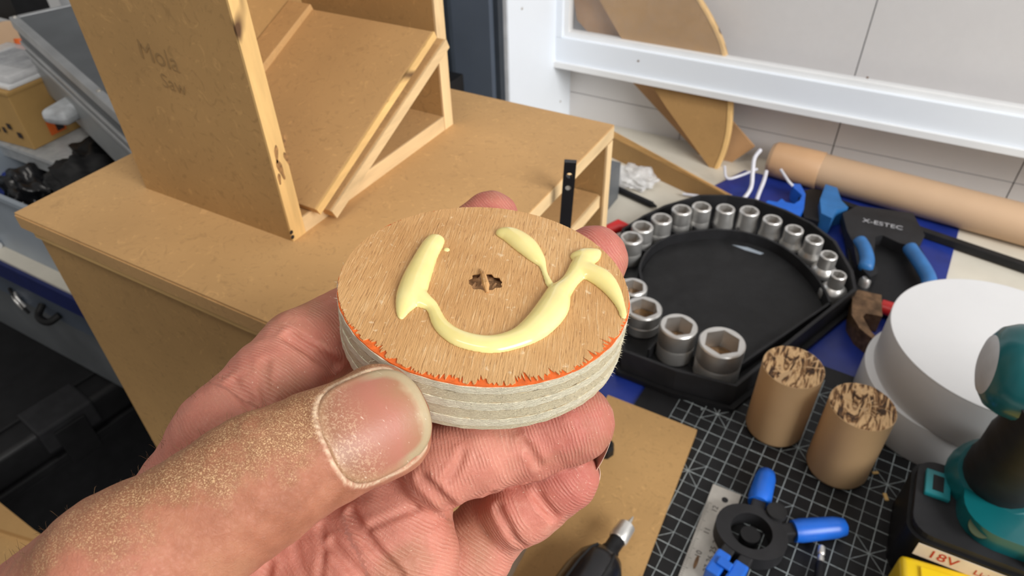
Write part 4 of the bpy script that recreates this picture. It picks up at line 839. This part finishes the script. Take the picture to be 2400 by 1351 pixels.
p.inputs['Subsurface Weight'].default_value = .25; p.inputs['Subsurface Radius'].default_value = (.002, .0015, .0006); p.inputs['Subsurface Scale'].default_value = 1.0; p.inputs['Coat Weight'].default_value = .3; M['glue'] = mg
go = mesh_obj('wood_glue', np_mesh('wood_glue', gw, gf), M['glue']); tag(go, 'wet pale yellow wood glue bead in a U shape on the disc', 'glue')
q = ondisc(1047, 586); tag(new('glue_drop', lathe(dp(*q, 0), DN, [(0, .0008), (.0003, .0006), (.0004, .0002)], 10), M['glue'], smooth=60), 'tiny stray glue speck beside the left arm of the bead', 'glue')
# ---------------------------------------------------------------- hand
HO = DC.copy()
def hp_(x, y, d): return (at(x, y, d)-HO)*1000
FING = {
 'index': [(545, 1030, .153, 11.6), (705, 822, .168, 9.6), (948, 672, .198, 8.6), (1150, 514, .2035, 8.3)],
 'middle': [(670, 1160, .166, 12), (905, 975, .176, 9.8), (1165, 790, .190, 9.0), (1390, 606, .197, 8.9)],
 'ring': [(850, 1335, .1575, 12.2), (972, 1100, .163, 9.8), (1232, 1030, .160, 9.0), (1352, 990, .161, 8.7)],
 'pinky': [(1015, 1410, .170, 11.0), (1163, 1222, .173, 8.8), (1262, 1166, .168, 7.9), (1328, 1116, .167, 7.4)],
 'thumb': [(300, 1345, .118, 13.6), (625, 1118, .126, 11.7), (745, 1055, .131, 10.8), (876, 996, .1365, 10.6)]}
PADS = {   # extra flesh: x, y, depth, r
 'index': [(640, 905, .159, 10.4), (780, 795, .1735, 9.4)],
 'middle': [(1392, 612, .197, 9.0)],
 'ring': [(938, 1250, .1580, 11.3), (955, 1310, .1575, 11.8), (1032, 1092, .1545, 9.4), (1120, 1060, .156, 9.2), (1330, 995, .1595, 8.6), (955, 1185, .163, 10.0)],
 'pinky': [(1095, 1305, .172, 9.8), (1215, 1195, .166, 8.6), (1318, 1122, .1655, 7.6)],
 'thumb': [(850, 1020, .1375, 9.6), (560, 1160, .125, 11.4)]}   # blunt thumb tip is added below
J = {k: [(hp_(x, y, d), r) for x, y, d, r in v] for k, v in FING.items()}
PD = {k: [(hp_(x, y, d), r) for x, y, d, r in v] for k, v in PADS.items()}
PALM = [((545, 1030, .153, 11.5), (170, 1600, .158, 15)), ((670, 1160, .166, 12.5), (230, 1680, .160, 16)), ((815, 1330, .158, 13), (280, 1740, .158, 16)), ((1015, 1410, .170, 12), (330, 1800, .158, 16)),
        ((300, 1345, .118, 14), (60, 1560, .135, 18)), ((330, 1500, .145, 16), (120, 1640, .152, 20)), ((470, 1190, .152, 9), (420, 1330, .148, 12)), ((700, 1300, .163, 12), (520, 1420, .158, 14)), ((860, 1420, .160, 13), (600, 1560, .156, 16)),
        ((190, 1680, .158, 21), (-150, 2200, .175, 24)), ((330, 1760, .158, 19), (-20, 2280, .175, 24))]
PL = [(hp_(*a[:3]), hp_(*b[:3]), a[3], b[3]) for a, b in PALM]
thA = unit(J['thumb'][3][0]-J['thumb'][1][0]); thN = -unit(ray(860, 1000)); thN = unit(thN-thA*(thN@thA)); thB = np.cross(thN, thA); thC = J['thumb'][3][0]
PD['thumb'] += [(thC+thA*2.8+thB*4.4+thN*1.0, 6.4), (thC+thA*2.8-thB*4.4+thN*1.0, 6.4), (thC+thA*3.2+thN*1.4, 7.0)]
def d_finger(p, k):
    q = p
    if k == 'thumb':       # a thumb is flatter than it is wide
        w_ = (p-thC)@thN; q = p+thN[None]*(w_*(1/.86-1))[:, None]
    out = None; L = J[k]
    for (a, r1), (b, r2) in zip(L, L[1:]):
        c = cap(q, a, b, r1, r2); out = c if out is None else smin(out, c, 2.5)
    for a, r in PD[k]: out = smin(out, np.linalg.norm(q-a, axis=1)-r, 3.0)
    return out*(.93 if k == 'thumb' else 1)
def d_palm(p):
    out = None
    for a, b, r1, r2 in PL: c = cap(p, a, b, r1, r2); out = c if out is None else smin(out, c, 9.0)
    return out
KB = {'index': 6.0, 'middle': 7.0, 'ring': 4.0, 'pinky': 4.0, 'thumb': 3.5}
def hand0(p):
    dpm = d_palm(p); out = None
    for k in FING:
        c = smin(dpm, d_finger(p, k), KB[k]); out = c if out is None else smin(out, c, .5)
    return out
# creases: drawn on the skin, found by marching to the surface
def march(x, y):
    d = unit(ray(x, y)); t = 60.0; o = (CAM-HO)*1000
    for _ in range(60):
        s = float(hand0((o+d*t)[None])[0])
        if s < .02 or t > 260: break
        t += s*.9
    return o+d*t if t < 255 else None
CREASE = [([(682, 793), (705, 808), (740, 832), (785, 858), (835, 876)], 3.0, 1.3), ([(548, 897), (560, 920), (585, 942), (612, 958)], 1.5, 1.1), ([(623, 852), (620, 890), (624, 935), (632, 955)], 1.1, 1.0),
 ([(968, 1098), (990, 1125), (1018, 1153), (1048, 1181), (1056, 1192)], 2.2, 1.05), ([(1084, 1062), (1075, 1090), (1052, 1130)], .9, .8), ([(1228, 1040), (1245, 1062), (1262, 1090)], 1.0, .9), ([(1060, 1095), (1030, 1140)], .4, .6),
 ([(822, 1202), (848, 1245), (880, 1290), (937, 1350)], 1.8, .95), ([(748, 1222), (778, 1275), (810, 1315), (850, 1355)], 1.5, .95), ([(650, 1290), (628, 1325), (622, 1360)], 1.4, .95), ([(752, 1235), (758, 1290), (750, 1350)], .6, .8), ([(690, 1275), (700, 1320), (720, 1360)], .5, .9),
 ([(858, 1242), (905, 1218), (975, 1192)], .7, .8), ([(1149, 1156), (1168, 1195), (1190, 1238), (1222, 1282)], 1.5, 1.0), ([(1242, 1132), (1262, 1165), (1298, 1212)], 1.3, 1.0), 
 ([(520, 1010), (512, 1060), (520, 1110), (545, 1165)], .25, 1.3), ([(548, 1000), (540, 1060), (552, 1120), (575, 1175)], .25, 1.2), ([(578, 1010), (575, 1065), (590, 1125)], .2, 1.2), ([(480, 1140), (560, 1190), (640, 1230)], .2, 1.2)]
CR_ = []
for pts, dep, wd in CREASE:
    q = [march(x, y) for x, y in pts]; q = [x for x in q if x is not None]
    if len(q) > 1: CR_.append((q, dep, wd))
# nail frame of the thumb
nlen, nwid = 12.6, 9.4
nC = thC-thA*1.5
def nail_uv(p): r = p-nC; return (r@thA)/10.0, (r@thB)/9.6, r@thN     # u: root to tip, v: across
def nail_level(u, v): return (np.abs(u)**3+np.abs(v)**3)**(1/3)
def skin(p):
    d = hand0(p)
    near = np.abs(d) < 4
    if near.any():
        pn = p[near]; add = np.zeros(len(pn))
        for q, dep, wd in CR_:
            cq = np.mean(q, 0); rq = max(np.linalg.norm(x-cq) for x in q)+wd*5; sl = np.where(((pn-cq)**2).sum(1) < rq*rq)[0]
            if not len(sl): continue
            ps_ = pn[sl]; m = np.full(len(sl), 99.0); wt = np.clip(d_finger(ps_, 'thumb')/2.0, 0, 1) if dep > .3 else 1.0
            for a, b in zip(q, q[1:]): m = np.minimum(m, cap(ps_, a, b, 0, 0))
            add[sl] += wt*(dep*np.exp(-(m/wd)**2)-dep*.14*np.exp(-((m-wd*2.0)/wd)**2))
        u, v, w_ = nail_uv(pn); g = nail_level(u, v); top = w_ > 1.0
        add += np.where(top & (u < .98), .55*np.clip((1.0-g)/.10, 0, 1)-.30*np.exp(-((g-1.07)/.06)**2)*np.clip((.55-u)/.3, 0, 1), 0)
        add -= .10*np.sin(pn[:, 0]*.9+1.3*np.sin(pn[:, 1]*.6))*np.sin(pn[:, 1]*.8+pn[:, 2]*.7)
        d = d.copy(); d[near] += add
    return d
allp = np.array([a for L in J.values() for a, r in L]+[x for a, b, r1, r2 in PL for x in (a, b)])
hv, hf = surfnet(skin, allp.min(0)-22, allp.max(0)+22, .66)
for _ in range(2):
    g = grad(skin, hv); hv = hv-g*(skin(hv)/np.maximum((g*g).sum(1), .25))[:, None]*.8
# per-vertex skin description
kd = np.stack([d_finger(hv, k) for k in FING]+[d_palm(hv)-.8], 1); kid = kd.argmin(1); ks = list(FING)
ridge = np.zeros(len(hv)); red = np.zeros(len(hv)); fpr = np.zeros(len(hv)); s_red = np.zeros(len(hv))
fa = unit(hp_(1005, 1250, .16)-hp_(815, 1330, .16))
ridge[:] = hv@unit(hp_(900, 1220, .158)-hp_(800, 1350, .158)); fpr[:] = .38; red[:] = .35
for i, k in enumerate(ks):
    m = kid == i; L = [a for a, r in J[k]]; best = np.full(m.sum(), 1e9); val = np.zeros(m.sum()); acc = 0.0
    for a, b in zip(L, L[1:]):
        ba = b-a; ln = np.linalg.norm(ba); t = np.clip((hv[m]-a)@ba/(ba@ba), -.2 if a is L[0] else 0, 1.6 if b is L[-1] else 1); d = np.linalg.norm(hv[m]-a-t[:, None]*ba, axis=1)
        u = d < best; val[u] = acc+t[u]*ln; best[u] = d[u]; acc += ln
    ridge[m] = val; red[m] = .35+.65*np.clip((val-acc*.72)/(acc*.3), 0, 1)**1.2; fpr[m] = 0 if k == 'thumb' else 1
hn = grad(skin, hv); hn /= np.maximum(np.linalg.norm(hn, axis=1), 1e-6)[:, None]
ti = ks.index('thumb'); isth = kid == ti; un, vn, wn_ = nail_uv(hv)
dors = 1/(1+np.exp(-((hn@thN)-.05)*6)); tdist = d_finger(hv, 'thumb'); near_th = np.exp(-np.maximum(tdist, 0)/5)
dust = near_th*dors; upper = np.clip(.42+vn*.40+.55*np.exp(-((un+1.75)/.55)**2)*np.clip(.6+vn, 0, 1), 0, 1); palmside = (1-near_th*dors)
gl_ = nail_level(un, vn); cut = np.exp(-((gl_-1.04)/.028)**2)*(un < .8)*(wn_ > 0)*isth
vals = dict(ridge=ridge, red=red*np.where(isth, .35, 1), fpr=fpr*(1-near_th*dors*.95), dust=dust, cuticle=cut, dustmod=upper)
# the back of index and middle knuckles carries dust and hair too
hw_ = HO+hv/1000
me = np_mesh('hand', hw_, hf)
for k, a in vals.items():
    at_ = me.attributes.new(k, 'FLOAT', 'POINT'); at_.data.foreach_set('value', a.astype(np.float32))
def skin_mat():
    m, nt, p = nodes('dusty_skin'); A = lambda n: N(nt, 'ShaderNodeAttribute', attribute_name=n).outputs['Fac']; v = coords(nt)
    rg, rd, fp, du, cu_, dm = [A(n) for n in ('ridge', 'red', 'fpr', 'dust', 'cuticle', 'dustmod')]
    bl = noise(nt, v, 120, 4, .55); bl2 = noise(nt, v, 320, 4, .6)
    palm = ramp(nt, math_(nt, 'ADD', rd, math_(nt, 'MULTIPLY', math_(nt, 'SUBTRACT', bl, .5), 1.1)), [(.15, (.59, .235, .17)), (.55, (.54, .185, .135)), (1.0, (.47, .135, .105))])
    back = ramp(nt, bl, [(.3, (.31, .112, .06)), (.5, (.40, .155, .088)), (.7, (.46, .205, .118))])
    palm = mixc(nt, math_(nt, 'MULTIPLY', math_(nt, 'MULTIPLY', ramp(nt, noise(nt, v, 62, 3, .5), [(.48, (0, 0, 0)), (.66, (1, 1, 1))]), fp), .55), palm, (.36, .18, .10))
    c = mixc(nt, du, palm, back)
    # dust specks: pale flecks over brown film
    sp = noise(nt, v, 3700, 3, .65, .8); area_ = noise(nt, v, 85, 4, .6)
    am = math_(nt, 'MULTIPLY', math_(nt, 'MULTIPLY', ramp(nt, math_(nt, 'ADD', area_, math_(nt, 'MULTIPLY', math_(nt, 'SUBTRACT', dm, .5), .42)), [(.46, (0, 0, 0)), (.62, (1, 1, 1))]), du), 1.0)
    c = mixc(nt, math_(nt, 'MULTIPLY', am, .68), c, (.26, .125, .055))
    c = mixc(nt, math_(nt, 'MULTIPLY', math_(nt, 'MULTIPLY', ramp(nt, sp, [(.53, (0, 0, 0)), (.60, (1, 1, 1))]), math_(nt, 'MULTIPLY_ADD', am, .9, .05)), .9), c, (.74, .50, .27))
    c = mixc(nt, math_(nt, 'MULTIPLY', math_(nt, 'MULTIPLY', ramp(nt, noise(nt, v, 1500, 2, .6), [(.70, (0, 0, 0)), (.74, (1, 1, 1))]), fp), .55), c, (.90, .70, .55))
    c = mixc(nt, math_(nt, 'MULTIPLY', cu_, .8), c, (.80, .62, .44))
    # ridges
    ph = math_(nt, 'ADD', math_(nt, 'MULTIPLY', rg, 2*PI/.78), math_(nt, 'ADD', math_(nt, 'MULTIPLY', noise(nt, v, 70, 2, .4), 26.0), math_(nt, 'MULTIPLY', noise(nt, v, 420, 2, .5), 3.5)))
    wv = math_(nt, 'SINE', ph); brk = ramp(nt, noise(nt, v, 260, 3, .6), [(.36, (0, 0, 0)), (.58, (1, 1, 1))]); hgt = math_(nt, 'MULTIPLY', math_(nt, 'MULTIPLY', wv, fp), brk)
    lt = math_(nt, 'MULTIPLY', math_(nt, 'MULTIPLY', math_(nt, 'MAXIMUM', hgt, 0.0), .13), 1.0); c = mixc(nt, lt, c, (.93, .66, .50))
    nt.links.new(c, p.inputs['Base Color'])
    wr = noise(nt, coords(nt, (1, 1, 1)), 900, 5, .7, 1.5)
    H_ = math_(nt, 'ADD', math_(nt, 'MULTIPLY', hgt, .36), math_(nt, 'ADD', math_(nt, 'MULTIPLY', wr, 1.25), math_(nt, 'MULTIPLY', math_(nt, 'MULTIPLY', sp, am), .6)))
    bump(nt, p, H_, .55, .00032)
    p.inputs['Roughness'].default_value = .50; p.inputs['Specular IOR Level'].default_value = .4
    p.inputs['Subsurface Weight'].default_value = .22; p.inputs['Subsurface Radius'].default_value = (.0032, .0012, .0007); p.inputs['Subsurface Scale'].default_value = 1.0
    return m
M['skin'] = skin_mat()
hand = mesh_obj('hand', me, M['skin'], None, HO+allp.mean(0)/1000); tag(hand, 'bare left hand with a dusty thumb pinching the plywood disc', 'hand')
# thumb nail
def nail_mat(name, thumb=True):
    m, nt, p = nodes(name); A = lambda n: N(nt, 'ShaderNodeAttribute', attribute_name=n).outputs['Fac']; v = coords(nt); u_, g_ = A('nu'), A('ng')
    base = ramp(nt, math_(nt, 'ADD', u_, math_(nt, 'MULTIPLY', math_(nt, 'SUBTRACT', noise(nt, v, 200, 3), .5), .25)), [(.10, (.31, .14, .08)), (.32, (.38, .155, .10)), (.6, (.42, .16, .11)), (.82, (.37, .18, .10)), (.92, (.48, .36, .22)), (.985, (.62, .52, .36))])
    edge = ramp(nt, math_(nt, 'ADD', g_, math_(nt, 'MULTIPLY', math_(nt, 'SUBTRACT', noise(nt, v, 500, 3), .5), .12)), [(.82, (0, 0, 0)), (.98, (1, 1, 1))]); c = mixc(nt, math_(nt, 'MULTIPLY', edge, .45), base, (.50, .31, .17)); fe = math_(nt, 'MULTIPLY', ramp(nt, math_(nt, 'ADD', g_, math_(nt, 'MULTIPLY', math_(nt, 'SUBTRACT', noise(nt, v, 300, 3), .5), .08)), [(.80, (0, 0, 0)), (.88, (1, 1, 1))]), ramp(nt, u_, [(.52, (0, 0, 0)), (.70, (1, 1, 1))])); c = mixc(nt, math_(nt, 'MULTIPLY', fe, .85), c, (.42, .33, .20))
    sp = noise(nt, v, 2300, 3, .6, .5); near_root = ramp(nt, math_(nt, 'ADD', u_, math_(nt, 'MULTIPLY', math_(nt, 'SUBTRACT', noise(nt, v, 160, 3), .5), .4)), [(.25, (1, 1, 1)), (.48, (0, 0, 0))])
    c = mixc(nt, math_(nt, 'MULTIPLY', math_(nt, 'MULTIPLY', ramp(nt, sp, [(.50, (0, 0, 0)), (.60, (1, 1, 1))]), near_root), .45), c, (.66, .45, .29))
    sv = N(nt, 'ShaderNodeMapping'); nt.links.new(v, sv.inputs[0]); sv.inputs['Rotation'].default_value = (.3, .5, .9); sv.inputs['Scale'].default_value = (260, 1800, 900); sr = noise(nt, sv.outputs[0], 1.0, 2, .5)
    c = mixc(nt, math_(nt, 'MULTIPLY', ramp(nt, sr, [(.68, (0, 0, 0)), (.74, (1, 1, 1))]), .45), c, (.90, .72, .58))
    nt.links.new(c, p.inputs['Base Color']); p.inputs['Roughness'].default_value = .45; p.inputs['Subsurface Weight'].default_value = .15; p.inputs['Subsurface Radius'].default_value = (.002, .001, .0006); p.inputs['Subsurface Scale'].default_value = 1.0
    bump(nt, p, math_(nt, 'ADD', sr, sp), .18, .0002); return m
M['nail'] = nail_mat('thumb_nail_plate'); M['nail2'] = plain('pale_nail', (.66, .46, .36), .4, 0, .15, 300)
def nail(name, C_, A_, N_, hu, hv_, par, over=1.06, n=34, lift=.35, th=.45):
    B_ = np.cross(N_, A_); us = np.linspace(-1, 1, n); P_ = []; nu = []; ng = []; idx = {}; F_ = []
    for i, a in enumerate(us):
        for j, b in enumerate(us):
            # square -> rounded superellipse
            r_ = max(abs(a), abs(b)); s = (abs(a)**3+abs(b)**3)**(1/3); k = r_/s if s > 0 else 0
            P_.append((a*k*(over if a > 0 else 1), b*k)); nu.append((a*k+1)/2); ng.append(r_)
    P_ = np.array(P_); st = C_+A_*(P_[:, :1]*hu)+B_*(P_[:, 1:]*hv_)+N_*16.0; t = np.zeros(len(st))
    for _ in range(40): t += np.clip(hand0(st-N_*t[:, None]), -1, 3)*.8
    t = np.clip(t, 0, 22); hgt = 16-t
    # fit a smooth crowned plate through the skin heights
    X = np.stack([np.ones(len(P_)), P_[:, 0], P_[:, 0]**2, P_[:, 1], P_[:, 1]**2], 1); ok = (np.abs(P_[:, 1]) < .93) & (P_[:, 0] < .85)
    w_ = np.linalg.lstsq(X[ok], hgt[ok], rcond=None)[0]; hz_ = X@w_+lift-.35*np.clip(np.array(ng)-.8, 0, 1)
    pt = C_+A_*(P_[:, :1]*hu)+B_*(P_[:, 1:]*hv_)+N_*hz_[:, None]; lo_ = pt-N_*th
    vs = np.vstack([pt, lo_]); M_ = n*n
    for i in range(n-1):
        for j in range(n-1):
            a, b, c, d = i*n+j, (i+1)*n+j, (i+1)*n+j+1, i*n+j+1; F_ += [(a, b, c, d), (a+M_, d+M_, c+M_, b+M_)]
    rim = [i*n for i in range(n)]+[(n-1)*n+j for j in range(1, n)]+[i*n+n-1 for i in range(n-2, -1, -1)]+[j for j in range(n-2, 0, -1)]
    for a, b in zip(rim, rim[1:]+rim[:1]): F_.append((a, a+M_, b+M_, b))
    me_ = np_mesh(name, HO+vs/1000, np.array(F_)); 
    for k_, a_ in (('nu', nu*2), ('ng', ng*2)): x = me_.attributes.new(k_, 'FLOAT', 'POINT'); x.data.foreach_set('value', np.array(a_, np.float32))
    return mesh_obj(name, me_, M['nail'] if name == 'thumbnail' else M['nail2'], par)
nl = nail('thumbnail', nC, thA, thN, 10.0, 9.6, hand, 1.03); nl['label'] = 'scratched pink thumbnail with a pale rim'
for k, dirn in (('index', (.4, 1, 0)), ('middle', (1, .7, .1)), ('ring', (1, .2, -.2)), ('pinky', (1, .1, -.3))):
    (a, ra), (b, rb) = J[k][-2], J[k][-1]; A_ = unit(b-a); vd = unit(ray(*FING[k][-1][:2])); N_ = unit(vd-A_*(vd@A_)); N_ = unit(N_+.0*A_)
    side_ = np.cross(A_, N_); N2 = unit(N_*.80+unit(CR-A_*(CR@A_))*.75) if k in ('ring', 'pinky', 'middle') else N_; N2 = unit(N2-A_*(N2@A_))
    nail('fingernail', b+A_*1.6, A_, N2, rb*.72, rb*.60, hand, 1.06, 16, .10, .3)
# hairs on the outer side of the thumb base and index knuckle
bm = B(); cand = np.where((hn@thN < .55) & (hn@(-CR) > .15) & (kid != ks.index('middle')))[0]
pxs = (hw_-CAM); zz = pxs@CF; ix = CX+F*(pxs@CR)/zz; iy = CY-F*(pxs@CU)/zz
cand = cand[(ix[cand] < 640) & (iy[cand] > 860) & (iy[cand] < 1340)]
for i in rng.choice(cand, 260):
    p = hw_[i]; n_ = hn[i]; L_ = random.uniform(.0012, .0034); d_ = unit(n_*.6+unit(CU)*.35+np.array([random.gauss(0, .35) for _ in range(3)])); s_ = unit(np.cross(d_, CF))*.00003
    q1, q2 = p+d_*L_*.6, p+d_*L_*.9-np.array([0, 0, L_*.25]); a = [bm.verts.new(x) for x in (p-s_, p+s_, q1+s_*.8, q1-s_*.8, q2)]; bm.faces.new(a[:4]); bm.faces.new((a[3], a[2], a[4]))
M['hair'] = plain('brown_hair', (.16, .09, .04), .5)
tag(new('hair', bm, M['hair'], hand), None, None, None, 'stuff')
